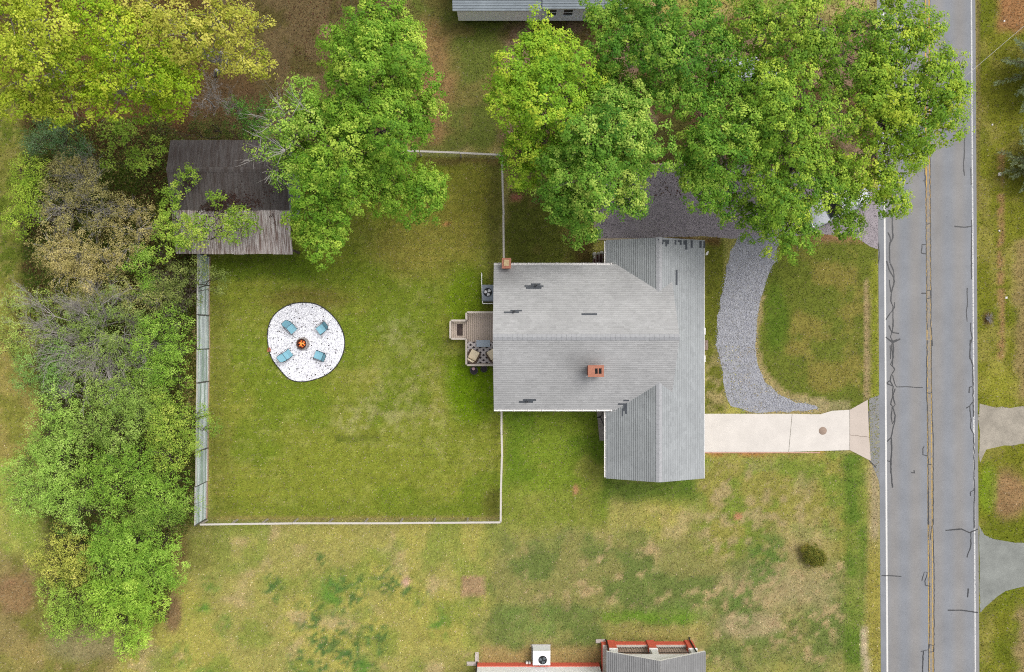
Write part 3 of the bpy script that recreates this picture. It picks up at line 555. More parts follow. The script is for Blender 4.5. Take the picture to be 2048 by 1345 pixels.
# chimneys
brick = mat('brick_red', lin(176, 104, 88), .9, .22, 7, .3); mortar = mat('mortar', lin(186, 158, 144), .95, .1, 6); opening_black = mat('opening_black', (.008, .008, .008), .95)  # last one: near-black for flue plates and pipe bores
ch = MB().box(-.43, -.30, -1.2, .43, .30, .50); C1 = Vector((5.27, -2.20, 5.3))
chimney = ch.build('chimney', mortar, house, loc=C1)
def bricks(par, x0, x1, y0, y1, z0, z1, m=brick, bl=.215, bh=.075, t=.014, g=.012):
    def face(ax, fixed, sgn, a0, a1):
        nrow = int((z1 - z0) / bh)
        for r in range(nrow):
            z = z0 + r * bh; x = a0 - (bl / 2 if r % 2 else 0)
            while x < a1 - .02:
                s, e = max(a0, x) + g / 2, min(a1, x + bl) - g / 2; x += bl
                if e - s < .03: continue
                lo, hi = (fixed, fixed + t * sgn) if sgn > 0 else (fixed + t * sgn, fixed)
                b = (s, lo, z, e, hi, z + bh - g) if ax == 'y' else (lo, s, z, hi, e, z + bh - g)
                yield b
    for f in (face('y', y0, -1, x0, x1), face('y', y1, 1, x0, x1), face('x', x0, -1, y0, y1), face('x', x1, 1, y0, y1)):
        for b in f: MB().box(*b).build('brick', m, par)
bricks(chimney, -.43, .43, -.30, .30, -.45, .47)
MB().box(-.50, -.37, .47, .50, .37, .58).build('crown', mat('chimney_crown', lin(186, 126, 104), .9, .2, 8, .2), chimney)
for x in (.02, .26): MB().box(x - .085, -.17, .5805, x + .085, .17, .588).build('flue', opening_black, chimney)
MB().box(-.56, -.40, -.30, .46, -.372, -.20).build('flashing', trim, chimney)
C2 = Vector((-.36, 4.72, 3.4))
ch2 = MB().box(-.24, -.26, -3.4, .24, .30, .75).build('chimney', mortar, house, loc=C2)
bricks(ch2, -.24, .24, -.26, .30, -.6, .72)
MB().box(-.30, -.32, .72, .30, .36, .84).build('crown', MATS['chimney_crown'], ch2)
MB().box(-.17, -.16, .8405, .17, .24, .90).build('cap_slab', mat('cap_slab', lin(206, 182, 140), .9, .25, 8), ch2)
metalg = mat('vent_metal', lin(120, 122, 126), .5, .15, 6, metal=.6); pipe_w = mat('pipe_grey', lin(170, 172, 176), .6)
for (px, py), pl, par in (((1072, 572), pN, rn_), ((1028, 624.5), pN, rn_), ((1054, 803), pS, rs_)):
    p = hit(px, py, pl); v = MB().lathe([(.14, -.10), (.10, .03), (.055, .06), (.055, .32), (.04, .32), (.04, .05)], 16).build('vent_pipe', metalg, par, loc=p)
    MB().lathe([(0, .20), (.04, .20)], 12).build('pipe_bore', opening_black, v)
# little things along the front eave
for y0, y1 in ((1409.2, 663), (1409, 718)):
    p = P(y0, y1, 2.6); MB().box(p[0] - .22, p[1] - .22, 2.45, p[0] + .06, p[1] + .22, 2.62).build('shutter_box', trim, house)
tag(MB().prism([(0, 0), (.16, .02), (.22, .3), (.12, .26), (.02, .14)], 0, .03).build('pennant', trim, loc=P(1411, 511, 2.0)), 'small white pennant sticking out from under the front eave', 'pennant')
stp = empty('stone_step', P(1408, 690), 'brown stone doorstep beside the front wall, next to the curved drive', 'step')
sm_ = mat('step_stone', lin(150, 130, 116), .9, .25, 5, .4)
MB().box(-.55, -.38, 0, .26, .33, .16).build('tread', sm_, stp, bevel=.03); MB().box(-.5, -.05, .161, .1, .3, .30).build('tread', sm_, stp, bevel=.03)
MB().prism([(-.1, -.1), (.12, -.06), (.16, .1), (-.04, .14)], .161, .21).build('paver', mat('step_paver', lin(200, 190, 180), .9), stp)
# concrete strip, hose
wk = [(1193, 822), (1210, 820), (1212, 872), (1207, 882), (1199, 881), (1196, 850)]
tag(MB().prism([P(x, y)[:2] for x, y in wk], -.05, .05).build('walkway', mat('rough_concrete', lin(170, 160, 154), .95, .25, 5, .6)), 'short rough concrete walkway strip against the wing wall', 'walkway')
tag(MB().tube([P(x, y, .075) for x, y in ((1205, 822), (1204, 830), (1199, 836), (1194, 836), (1200, 833), (1203, 840), (1207, 850), (1210, 856))], .022, 6).build('garden_hose', mat('hose_black', (.02, .02, .02), .5)), 'thin black garden hose lying across the concrete strip', 'hose')
# pile of boards behind the wing
lp = Vector(P(1196, 519)); lum = empty('lumber_pile', lp, 'pile of weathered boards and white stones behind the wing', 'lumber')
wood_a = mat('old_board', lin(150, 132, 124), .9, .3, 4, stretch=(5, 1, 1)); wood_b = mat('red_board', lin(104, 62, 56), .9, .3, 4, stretch=(5, 1, 1))
for i in range(10):
    x = -.38 + i * .078; y0, y1 = -.42 + random.uniform(-.05, .05), .20 + i * .018 + random.uniform(-.04, .04)
    MB().box(x, y0, 0, x + .052, y1, .10 + .10 * (i % 3)).build('board', wood_b if i % 3 == 1 else wood_a, lum)
def rock(loc, s, m, par=None, seed=0):
    r = random.Random(seed); mb = MB(); n = 9; prof = [(.05, 0), (.9, .12), (1, .35), (.8, .62), (.35, .8), (.02, .82)]
    mb.lathe([(a * s, b * s) for a, b in prof], n); mb.v = [(x * r.uniform(.8, 1.2), y * r.uniform(.7, 1.15), z * r.uniform(.9, 1.1)) for x, y, z in mb.v]
    return mb.build('rock', m, par, loc=loc)
wr = mat('white_rock', lin(206, 202, 188), .9, .2, 8, .3)
for i, (x, y, s) in enumerate(((-.26, .36, .16), (.02, .40, .13), (.27, .46, .15))): rock((x, y, 0), s, wr, lum, i)
rock((-.27, .1, .21), .11, wr, lum, 8)

# ------------------------------------------------------------------ deck and its things
deck_w = mat('deck_board', lin(206, 188, 174, .72), .9, .22, 2.2, .2, stretch=(9, 1, 1), fine=.1); rail_w = mat('deck_rail', lin(216, 204, 192), .8, .12, 3)
DZ = .62
kx = lambda px, z=DZ: (px - 1024) * (H - z) / FPX
ky = lambda py, z=DZ: (672.5 - py) * (H - z) / FPX
DX0, DX1, DY0, DY1 = kx(933.5), -1.02, ky(730.5), ky(625)
deck = empty('wood_deck', ((DX0 + DX1) / 2, (DY0 + DY1) / 2, 0), 'weathered wood deck with pale handrail on the back wall of the bungalow', 'deck')
dcx, dcy = deck.location.x, deck.location.y
n = int((DX1 - DX0) / .142)
bw = (DX1 - DX0) / n
bm = MB().box(0, 0, 0, bw - .022, DY1 - DY0, .035).build('plank', deck_w, deck, loc=(DX0 - dcx, DY0 - dcy, DZ - .035))
for i in range(1, n):
    o = bm.copy(); link(o); o.location = (DX0 - dcx + i * bw, DY0 - dcy, DZ - .035 + random.uniform(-.003, .003))
for x in (DX0 + .1, DX1 - .15, (DX0 + DX1) / 2):
    for y in (DY0 + .1, DY1 - .2, (DY0 + DY1) / 2): MB().box(x - dcx, y - dcy, 0, x - dcx + .09, y - dcy + .09, DZ - .04).build('post', deck_w, deck)
LX0, LX1, LY0, LY1 = kx(903, .5), DX0, ky(678, .5), ky(642, .5); LZ = .5
n2 = 8; lw = (LX1 - LX0) / n2
lm = MB().box(0, 0, 0, lw - .022, LY1 - LY0, .035).build('landing_plank', deck_w, deck, loc=(LX0 - dcx, LY0 - dcy, LZ - .035))
for i in range(1, n2):
    o = lm.copy(); link(o); o.location = (LX0 - dcx + i * lw, LY0 - dcy, LZ - .035)
RZ = DZ + .92
def rail(pts, zr, zb, w=.13):
    for a, b in zip(pts[:-1], pts[1:]):
        A, B = Vector((a[0] - dcx, a[1] - dcy, zr)), Vector((b[0] - dcx, b[1] - dcy, zr)); d = (B - A).normalized() * (w * .5)
        h = MB().bar(A - d * .0, B + d * .0, w, .04).build('handrail', rail_w, deck)
        k = max(2, int((B - A).length / .14))
        for i in range(k + 1):
            p = A.lerp(B, i / k); big = i in (0, k)
            s = .045 if big else .018; MB().box(p.x - s, p.y - s, zb if not big else 0, p.x + s, p.y + s, zr - .021).build('baluster' if not big else 'post', rail_w, deck)
r0 = DX0 + .03
rail([(DX1 - .1, DY1 - .03), (r0 + .08, DY1 - .03)], RZ, DZ); rail([(r0, DY1 - .10), (r0, LY1 + .06)], RZ, DZ); rail([(r0 - .07, LY1), (LX0 + .08, LY1)], LZ + .92, LZ); rail([(LX0, LY1 - .07), (LX0, LY0 + .07)], LZ + .92, LZ)
rail([(LX0 + .08, LY0), (r0 - .07, LY0)], LZ + .92, LZ); rail([(r0, LY0 - .06), (r0, DY0 + .10)], RZ, DZ); rail([(r0 + .08, DY0 + .03), (DX1 - .1, DY0 + .03)], RZ, DZ)
dm = P(919.5, 660, LZ); tag(MB().box(-.20, -.41, 0, .20, .41, .018).build('door_mat', mat('mat_brown', lin(86, 72, 68), .95, .35, 9, fine=.3), loc=(dm[0], dm[1], LZ + .003)), 'dark brown doormat lying on the deck landing', 'mat')
# rug with concentric diamonds
def rug_mat():
    m = bpy.data.materials.new('rug'); m.use_nodes = True; N = m.node_tree.nodes; L = m.node_tree.links; b = N['Principled BSDF']; b.inputs['Roughness'].default_value = .95
    tc = N.new('ShaderNodeTexCoord'); sp = N.new('ShaderNodeSeparateXYZ'); L.new(tc.outputs['Object'], sp.inputs[0])
    def mth(op, a, bb=None):
        n = N.new('ShaderNodeMath'); n.operation = op
        for i, q in enumerate((a, bb)):
            if q is None: continue
            if isinstance(q, (int, float)): n.inputs[i].default_value = q
            else: L.new(q, n.inputs[i])
        return n.outputs[0]
    u = mth('DIVIDE', sp.outputs[0], .46); v = mth('DIVIDE', sp.outputs[1], .36)
    fu = mth('ABSOLUTE', mth('SUBTRACT', mth('FRACT', u), .5)); fv = mth('ABSOLUTE', mth('SUBTRACT', mth('FRACT', v), .5)); d = mth('ADD', fu, fv)   # 0 centre .. .5 edge .. 1 corner
    e = mth('ABSOLUTE', mth('SUBTRACT', d, .5)); e = mth('SUBTRACT', .5, e)             # 0 at centres of both diamond sets, .5 on lattice
    r = mth('FRACT', mth('MULTIPLY', e, 2.0)); k = mth('GREATER_THAN', r, .5)
    mx = N.new('ShaderNodeMix'); mx.data_type = 'RGBA'; L.new(k, mx.inputs[0]); mx.inputs[6].default_value = (.035, .028, .032, 1); mx.inputs[7].default_value = (*lin(232, 222, 220), 1); L.new(mx.outputs[2], b.inputs['Base Color']); return m
rg = P(960, 705.5, DZ); tag(MB().box(-.93, -.76, 0, .93, .76, .012).build('outdoor_rug', rug_mat(), loc=(rg[0] + .02, rg[1], DZ + .004)), 'black and white diamond patterned outdoor rug on the deck', 'rug')
tb = P(967, 687.5, DZ + .42); t = empty('coffee_table', (tb[0], tb[1], DZ + .016), 'low blue grey rectangular table on the diamond rug', 'table')
tm = mat('table_blue', lin(180, 191, 204), .5, .1, 3)
MB().box(-.50, -.24, .38, .46, .24, .42).build('tabletop', tm, t, bevel=.015)
for x in (-.45, .41):
    for y in (-.19, .19): MB().box(x - .025, y - .025, 0, x + .025, y + .025, .38).build('leg', tm, t)
wick = mat('wicker', lin(112, 92, 80), .85, .35, 20, .5, stretch=(1, 1, 3)); cush = mat('cream_cushion', lin(232, 216, 186, .8), .9, .06, 4, .1)
def wicker_chair(loc, rz, label):
    c = empty('wicker_armchair', loc, label, 'chair', rz, 'wicker armchairs on the deck')
    MB().box(-.34, -.38, .06, .34, .34, .32).build('base', wick, c, bevel=.03)
    MB().prism([(-.42, -.42), (-.34, -.42), (-.34, .30), (-.42, .30)], .06, .58).build('arm', wick, c, bevel=.03); MB().prism([(.34, -.42), (.42, -.42), (.42, .30), (.34, .30)], .06, .58).build('arm', wick, c, bevel=.03)
    arc = [(-.40, -.36), (-.34, -.50), (-.18, -.60), (.18, -.60), (.34, -.50), (.40, -.36), (.33, -.34), (.28, -.43), (.15, -.52), (-.15, -.52), (-.28, -.43), (-.33, -.34)]
    MB().prism(arc, .06, .86).build('backrest', wick, c, bevel=.02)
    MB().prism([(-.32, -.34), (.32, -.34), (.31, .33), (-.31, .33)], .325, .47).build('seat_cushion', cush, c, bevel=.05)
    MB().prism([(-.30, -.36), (.30, -.36), (.20, -.50), (-.20, -.50)], .475, .84).build('back_cushion', cush, c, bevel=.05)
    for x in (-.34, .34):
        for y in (-.4, .26): MB().box(x - .03, y - .03, 0, x + .03, y + .03, .06).build('foot', wick, c)
p = P(947.5, 710.5, DZ + .4); wicker_chair((p[0], p[1], DZ + .016), math.radians(-28), 'brown wicker armchair with cream cushions standing by the deck handrail')
p = P(985, 709, DZ + .4); wicker_chair((p[0], p[1], DZ + .016), math.radians(32), 'brown wicker armchair with cream cushions partly under the roof edge')
potm = mat('pot_charcoal', lin(84, 82, 88), .75, .15, 5, .2)
def pot(px, py, label, s):
    p = P(px, py, .5); c = empty('planter_pot', (p[0], p[1], 0), label, 'planter', 0, 'charcoal pots below the deck')
    MB().lathe([(0, 0), (.19 * s, 0), (.27 * s, .44), (.285 * s, .46), (.285 * s, .50), (.25 * s, .50), (.235 * s, .44)], 26).build('pot', potm, c)
    MB().lathe([(0, .445), (.24 * s, .44)], 26).build('soil', mat('pot_soil', lin(70, 64, 68), .95, .3, 10), c); return c
pot(948, 741.5, 'round charcoal planter pot with a pale pink disc on it', 1.0)
c2 = pot(968, 738.5, 'round charcoal planter pot without a disc, close by the back wall', .85)
p = P(946.8, 737.8, .5); dsc = tag(MB().lathe([(0, 0), (.11, 0), (.115, .015), (.10, .035), (.05, .04), (0, .03)], 20).build('pink_disc', mat('pink_plastic', lin(240, 196, 200), .5, .1, 6), loc=(p[0], p[1], .50)), 'small pale pink disc lying on a charcoal planter pot', 'disc')
MB().bar((-.27, 0, -.02), (.27, 0, -.02), .05, .03).build('stand', potm, dsc)

# ------------------------------------------------------------------ heat pumps
def fan_unit(loc, w, d, h, r, fx, fy, body, label, group, bladec, rz=0):
    c = empty('heat_pump', loc, label, 'heat pump', rz, group)
    MB().box(-w / 2 - .06, -d / 2 - .06, 0, w / 2 + .06, d / 2 + .06, .07).build('pad', mat('hp_pad', lin(206, 202, 198), .9, .1, 4), c)
    MB().box(-w / 2, -d / 2, .07, w / 2, d / 2, h).build('case', body, c, bevel=.02)
    MB().lathe([(r * 1.10, h + .001), (r * 1.10, h + .03), (r, h + .03), (r, h + .004)], 32, (fx, fy, 0)).build('shroud', mat('hp_black', (.015, .016, .018), .6), c)
    MB().lathe([(0, h + .004), (r, h + .004)], 32, (fx, fy, 0)).build('well', MATS['hp_black'], c)
    for k in range(3):
        a0 = k * 2.094 + .3; q = [(fx + rr * math.cos(a0 + t), fy + rr * math.sin(a0 + t)) for rr, t in ((.18 * r, 0), (.6 * r, -.12), (.95 * r, .1), (.95 * r, .9), (.6 * r, 1.25), (.2 * r, 1.2))]
        MB().prism(q, h + .012, h + .020).build('fan_blade', bladec, c)
    g = MB()
    for rr in (.3, .55, .8):
        pts = [(fx + rr * r * math.cos(t * math.pi / 12), fy + rr * r * math.sin(t * math.pi / 12), h + .04) for t in range(25)]; g.tube(pts, .004, 4, False)
    for k in range(6): g.tube([(fx, fy, h + .042), (fx + r * math.cos(k * 1.047), fy + r * math.sin(k * 1.047), h + .034)], .004, 4)
    tag(g.build('fan_guard', MATS['hp_black'], c), kind='stuff')
    for k in range(9): MB().box(-w / 2 - .004, -d / 2 + .06 + 0, .16 + k * .07, -w / 2 - .0005, d / 2 - .06, .19 + k * .07).build('louver', MATS['hp_black'], c) if h > .75 else None
    return c
p = P(975.5, 586, .85)
fan_unit((p[0], p[1], 0), .78, 1.12, .85, .27, -.0, .03, mat('hp_grey', lin(150, 158, 170), .5, .08, 4), 'grey heat pump with pale fan blades beside the bungalow deck', None, mat('hp_blade', (.8, .8, .82), .4, .05))
sc_ = empty('picket_screen', (P(963.5, 575)[0], P(963.5, 575)[1], 0), 'low white picket screen standing beside the grey heat pump', 'screen')
ox, oy = sc_.location.x, sc_.location.y
for a, b in (((963.2, 546), (963.2, 572)), ((963.6, 573), (965.4, 607)), ((965.4, 607.5), (985, 607.5))):
    A, B = Vector(P(*a, .8)), Vector(P(*b, .8)); A.x -= ox; B.x -= ox; A.y -= oy; B.y -= oy
    MB().bar(A, B, .05, .05).build('top_rail', trim, sc_); MB().bar(A - Vector((0, 0, .5)), B - Vector((0, 0, .5)), .03, .05).build('bottom_rail', trim, sc_)
    k = int((B - A).length / .12)
    for i in range(k + 1):
        q = A.lerp(B, i / k); MB().box(q.x - .012, q.y - .012, 0, q.x + .012, q.y + .012, .83).build('picket', trim, sc_)

# ------------------------------------------------------------------ fire pit and chairs
fp = empty('fire_pit', P(606.5, 688) , 'round metal fire bowl burning on a ring of stones in the white gravel', 'fire pit'); fp.location.z = .03
ring_m = mat('ring_stone', lin(176, 168, 164), .95, .2, 6, .4)
for k in range(14):
    a0, a1 = k * 2 * math.pi / 14 + .02, (k + 1) * 2 * math.pi / 14 - .02
    q = [(r * math.cos(a), r * math.sin(a)) for r, a in ((.34, a0), (.34, (a0 + a1) / 2), (.34, a1), (.46, a1), (.465, (a0 + a1) / 2), (.46, a0))]; MB().prism(q, 0, .14 + random.uniform(-.012, .012)).build('ring_stone', ring_m, fp, bevel=.012)
MB().lathe([(0, .10), (.2, .12), (.33, .36), (.35, .38), (.35, .40), (.33, .40), (.30, .34), (.18, .18), (0, .16)], 28).build('bowl', mat('rusted_bowl', lin(96, 62, 54), .7, .35, 9, .2, metal=.4), fp)
logm = mat('charred_log', lin(70, 46, 38), .95, .5, 12, .4)
for k in range(6):
    a = k * 1.05 + .2; MB().tube([(.26 * math.cos(a), .26 * math.sin(a), .27), (-.08 * math.cos(a + .4), -.08 * math.sin(a + .4), .36)], .042, 7).build('log', logm, fp)
MB().lathe([(0, .24), (.24, .26)], 16).build('embers', mat('embers', (.3, .06, .02), .9, .5, 14, emit=((1, .22, .04), .6)), fp)
fl = mat('flame', (.6, .24, .06), .9, .2, 6, emit=((1, .34, .06), .5))
for k in range(7):
    a = k * 2.1 + .4 * (k % 2); r = .02 + .017 * k; h = .32 - .9 * r + random.uniform(0, .1); x, y = r * math.cos(a), r * math.sin(a)
    MB().tube([(x, y, .27), (x * 1.15, y * 1.15, .30 + h * .3), (x * .9, y * .95, .30 + h * .7), (x * .8 + .015, y * .85, .30 + h)], [.035, .05, .028, .002], 6).build('flame', fl, fp)
blue = mat('blue_sling', lin(134, 188, 206, .74), .7, .06, 5); steel = mat('chair_frame', lin(58, 66, 78), .45, .1, 5, metal=.4)
def patio_chair(px, py, dirx, diry, label):
    p = P(px, py, .35); c = empty('patio_chair', (p[0], p[1], .045), label, 'chair', math.atan2(-diry, dirx) - math.pi / 2, 'blue patio chairs round the fire')   # local +Y faces forward
    MB().add([(-.27, -.26, .40), (.27, -.26, .40), (.27, 0, .375), (.27, .30, .43), (-.27, .30, .43), (-.27, 0, .375)] + [(-.27, -.26, .388), (.27, -.26, .388), (.27, 0, .363), (.27, .30, .418), (-.27, .30, .418), (-.27, 0, .363)],
             [(0, 1, 2, 5), (5, 2, 3, 4), (11, 8, 7, 6), (10, 9, 8, 11), (0, 6, 7, 1), (3, 9, 10, 4), (1, 7, 8, 2), (2, 8, 9, 3), (4, 10, 11, 5), (5, 11, 6, 0)]).build('seat', blue, c)
    b0, b1, b2 = (-.28, .42), (-.47, .72), (-.60, .92)
    vsq = [(-.27, b0[0], b0[1]), (.27, b0[0], b0[1]), (.27, b1[0], b1[1]), (.19, b2[0], b2[1]), (-.19, b2[0], b2[1]), (-.27, b1[0], b1[1])]; vsq += [(x, y - .010, z - .006) for x, y, z in vsq]
    MB().add(vsq, [(0, 1, 2, 5), (5, 2, 3, 4), (11, 8, 7, 6), (10, 9, 8, 11), (0, 6, 7, 1), (3, 9, 10, 4), (1, 7, 8, 2), (2, 8, 9, 3), (4, 10, 11, 5), (5, 11, 6, 0)]).build('backrest', blue, c)
    fr = MB().tube([(-.285, .30, .43), (-.285, 0, .375), (-.285, -.27, .40), (-.285, -.47, .72), (-.2, -.61, .93), (.2, -.61, .93), (.285, -.47, .72), (.285, -.27, .40), (.285, 0, .375), (.285, .30, .43)], .014, 6); fr.build('frame', steel, c)
    MB().tube([(-.285, -.265, .405), (.285, -.265, .405)], .012, 6).build('crossbar', steel, c)
    for s in (-1, 1):
        MB().tube([(s * .31, -.42, .64), (s * .33, -.1, .63), (s * .33, .20, .62), (s * .31, .27, .58)], .016, 6).build('armrest', steel, c)
        MB().tube([(s * .31, .27, .58), (s * .30, .30, .3), (s * .30, .33, 0)], .014, 6).build('leg', steel, c); MB().tube([(s * .285, -.25, .40), (s * .29, -.34, .2), (s * .30, -.42, 0)], .014, 6).build('leg', steel, c)
patio_chair(584, 657.5, .67, .74, 'light blue sling patio chair at the fire, the one closest to the barn')
patio_chair(643.5, 658.5, -.8, .6, 'light blue sling patio chair at the fire, between the maple tree and the burning bowl')
patio_chair(576, 709.5, .8, -.6, 'light blue sling patio chair at the fire, closest to the broken orange paver')
patio_chair(638.5, 711.5, -.93, -.35, 'light blue sling patio chair at the fire, the one closest to the deck')
tag(MB().prism([(-.12, -.14), (.10, -.16), (.14, .02), (.06, .18), (-.10, .12)], 0, .07).build('clay_paver', mat('clay', lin(196, 120, 92), .9, .25, 9), loc=P(538.5, 700)), 'broken orange clay paver on the rim of the white gravel circle', 'paver')

# ------------------------------------------------------------------ fences
post_w = mat('fence_post', lin(196, 186, 176), .9, .2, 4); toprail = mat('fence_rail', lin(218, 211, 203), .8, .08, 3); wire_m = mat('wire', (.2, .2, .2), .5, metal=.8)
def wire_fence(name, pts, label, z=1.2, span=70.0, wd=.13):
    """pts: pixels of the top rail"""
    q = []
    for a, b in zip(pts[:-1], pts[1:]):
        L = math.hypot(b[0] - a[0], b[1] - a[1]); k = max(1, round(L / span))
        for i in range(k): q.append((a[0] + (b[0] - a[0]) * i / k, a[1] + (b[1] - a[1]) * i / k))
    q.append(pts[-1]); W = [Vector(P(x, y, z)) for x, y in q]; o = Vector((W[0].x, W[0].y, 0))
    f = empty(name, o, label, 'fence', 0, 'low wire fences round the back yard')
    for i, p in enumerate(W):
        MB().box(p.x - o.x - .045, p.y - o.y - .045, 0, p.x - o.x + .045, p.y - o.y + .045, z - .022).build('post', post_w, f)
    for i, (a, b) in enumerate(zip(W[:-1], W[1:])):
        d = (b - a).normalized() * .006; jz = Vector((0, 0, random.uniform(-.008, .008))); js = Vector((random.uniform(-.012, .012), random.uniform(-.012, .012), 0))
        MB().bar(a - o + d + jz + js, b - o - d - jz + js, wd, .04).build('top_rail', toprail, f)
    wm = MB()
    for a, b in zip(W[:-1], W[1:]):
        A, B = a - o, b - o
        for h in (.08, .35, .62, .89): wm.tube([(A.x, A.y, h), (B.x, B.y, h)], .004, 3, False)
        k = int((B - A).length / .3)
        for i in range(1, k): c = A.lerp(B, i / k); wm.tube([(c.x, c.y, .03), (c.x, c.y, z - .05)], .003, 3, False)
    tag(wm.build('wire_mesh', wire_m, f), kind='stuff')
wire_fence('wire_fence', [(400, 1049.5), (585, 1047), (800, 1046.5), (1001, 1045)], 'long wire fence with white top rail along the open south lawn')
wire_fence('wire_fence', [(1003, 820), (1003, 870), (1004, 915), (1002, 985), (1001.5, 1044)], 'wire fence with white top rail from the bungalow corner to the open lawn')
wire_fence('wire_fence', [(1004, 312), (1005, 375), (1007, 430), (1008, 530)], 'wire fence with white top rail from the small brick chimney to the maples')
wire_fence('wire_fence', [(760, 300), (838, 303), (920, 306), (1003, 310)], 'wire fence with white top rail coming out from under the tall yard maple')
# tall board fence on the west side
bf = empty('board_fence', (P(417, 780)[0], P(417, 780)[1], 0), 'tall whitewashed board fence between the back yard and the thicket', 'fence'); bo = bf.location
bmats = [mat('fence_board_%s' % n, lin(*c, .95), .85, .28, 2.0, .2, stretch=(3, .6, 3)) for n, c in (('pale', (198, 208, 208)), ('green', (146, 164, 154)), ('grey', (176, 186, 188)))]
tops = [(395, 507), (394.5, 568), (394, 630), (394.5, 699), (394, 766.6), (392.5, 837), (391.5, 905), (391, 974), (390, 1052)]
HF = 1.83
W = [Vector(P(x, y, HF)) for x, y in tops]
for i, (a, b) in enumerate(zip(W[:-1], W[1:])):
    A, B = Vector((a.x - bo.x, a.y - bo.y, 0)), Vector((b.x - bo.x, b.y - bo.y, 0)); off = random.uniform(-.03, .03); A.x += off; B.x += off
    d = (B - A).normalized() * .035
    for k in range(8):
        z = .04 + k * .225; jit = random.uniform(-.006, .006)
        MB().bar(A + d + Vector((jit, 0, z + .108)), B - d + Vector((-jit, 0, z + .108)), .022, .212).build('board', bmats[(k + i * 2 + (k == 3)) % 3], bf)
    MB().bar(A + d + Vector((.02, 0, HF)), B - d + Vector((.02, 0, HF)), .09, .03).build('cap_rail', mat('board_cap', lin(206, 204, 198), .8, .15, 4), bf)
    MB().bar(A + d + Vector((.05, 0, .05)), B - d + Vector((.05, 0, .05)), .05, .12).build('kickboard', mat('kickboard', lin(188, 160, 140), .9, .2, 4), bf)
    for p in ((A,) if i else (A,)) + ((B,) if i == len(W) - 2 else ()): MB().box(p.x - .07, p.y - .05, 0, p.x + .02, p.y + .05, HF - .04).build('post', mat('post_grey', lin(104, 104, 100), .9, .2, 5), bf)

# ------------------------------------------------------------------ barn shed
shed = empty('barn', (-18.6, 9.2, 0), 'old barn with rusty corrugated metal roof beside the thicket', 'barn'); so = Vector((-18.6, 9.2, 0))
SX0, SX1, SS, SRY, SN = -22.5, -14.7, 5.507, 10.84, 12.9; ZS, ZR, ZN = 3.0, 4.2, 3.67
bark_d0 = mat('barn_timber', lin(96, 84, 74), .95, .3, 5)
swall = mat('barn_wall', lin(176, 186, 196), .8, .15, 2)
MB().prism([(SX0 + .3, 8.5), (SX1 - .45, 8.5), (SX1 - .45, SN - .15), (SX0 + .3, SN - .15)], 0, 3.3, Matrix.Translation(-so)).build('wall', swall, shed)
for x in (SX0 + .3, -19.9, -17.3, SX1 - .55): MB().box(x - so.x, SS + .35 - so.y, 0, x + .14 - so.x, SS + .49 - so.y, 2.98).build('post', bark_d0, shed)
MB().box(SX0 + .3 - so.x, SS + .36 - so.y, 2.80, SX1 - .42 - so.x, SS + .48 - so.y, 2.96).build('beam', bark_d0, shed)
Mx = Matrix(((0, 0, 1, -so.x), (1, 0, 0, -so.y), (0, 1, 0, 0), (0, 0, 0, 1)))
for x in (SX0 + .3, SX1 - .55): MB().prism([(8.5, 3.301), (SN - .15, 3.301), (SN - .15, 3.52), (SRY, 4.08), (8.5, 3.56)], x, x + .1, Mx).build('gable_board', swall, shed)
MB().box(SX1 - .46 - so.x, 9.0 - so.y, 0, SX1 - .40 - so.x, 11.2 - so.y, 2.4).build('door', mat('barn_door', lin(150, 156, 160), .8, .2, 3), shed)
def metal(name, c, c2, amt, sc, stretch):
    m = mat(name, c, .75, .22, 1.6, .15, stretch=(2, .4, 1), spec=.3); N = m.node_tree.nodes; L = m.node_tree.links; b = N['Principled BSDF']; src = b.inputs['Base Color'].links[0].from_socket
    tc = N.new('ShaderNodeTexCoord'); mp = N.new('ShaderNodeMapping'); mp.inputs['Scale'].default_value = stretch; L.new(tc.outputs['Object'], mp.inputs[0])
    ge = N.new('ShaderNodeObjectInfo'); ad = N.new('ShaderNodeVectorMath'); ad.operation = 'ADD'; L.new(mp.outputs[0], ad.inputs[0])
    rv = N.new('ShaderNodeMath'); rv.operation = 'MULTIPLY'; rv.inputs[1].default_value = 40; L.new(ge.outputs['Random'], rv.inputs[0]); L.new(rv.outputs[0], ad.inputs[1])
    no = N.new('ShaderNodeTexNoise'); no.inputs['Scale'].default_value = sc; no.inputs['Detail'].default_value = 6; L.new(ad.outputs[0], no.inputs[0])
    cr = N.new('ShaderNodeMapRange'); cr.inputs[1].default_value = amt - .12; cr.inputs[2].default_value = amt + .12; L.new(no.outputs[0], cr.inputs[0])
    mx = N.new('ShaderNodeMix'); mx.data_type = 'RGBA'; L.new(cr.outputs[0], mx.inputs[0]); L.new(src, mx.inputs[6]); mx.inputs[7].default_value = (*c2, 1); L.new(mx.outputs[2], b.inputs['Base Color']); return m
met_dark = metal('barn_metal_dark', lin(100, 94, 92), lin(80, 70, 66), .52, 1.6, (3, .5, 1)); met_rust = metal('barn_metal_rust', lin(136, 116, 108), lin(214, 206, 202), .50, 2.2, (6, .45, 1))
npan = 12; pw = (SX1 - SX0) / npan
def panel_mesh(L_, name):
    """one sheet of ribbed metal lying in local XY, ribs along Y"""
    mb = MB(); prof = []; k = 3
    for i in range(k):
        x = i * pw / k; prof += [(x, .0), (x + .03, .035), (x + .075, .035), (x + .105, .0)]
    prof.append((pw + .02, .0)); n_ = len(prof)
    mb.add([(x, 0, z) for x, z in prof] + [(x, L_, z) for x, z in prof], [(i, i + 1, i + 1 + n_, i + n_) for i in range(n_ - 1)])
    me = bpy.data.meshes.new(name); me.from_pydata(mb.v, [], mb.f); me.update(); return me
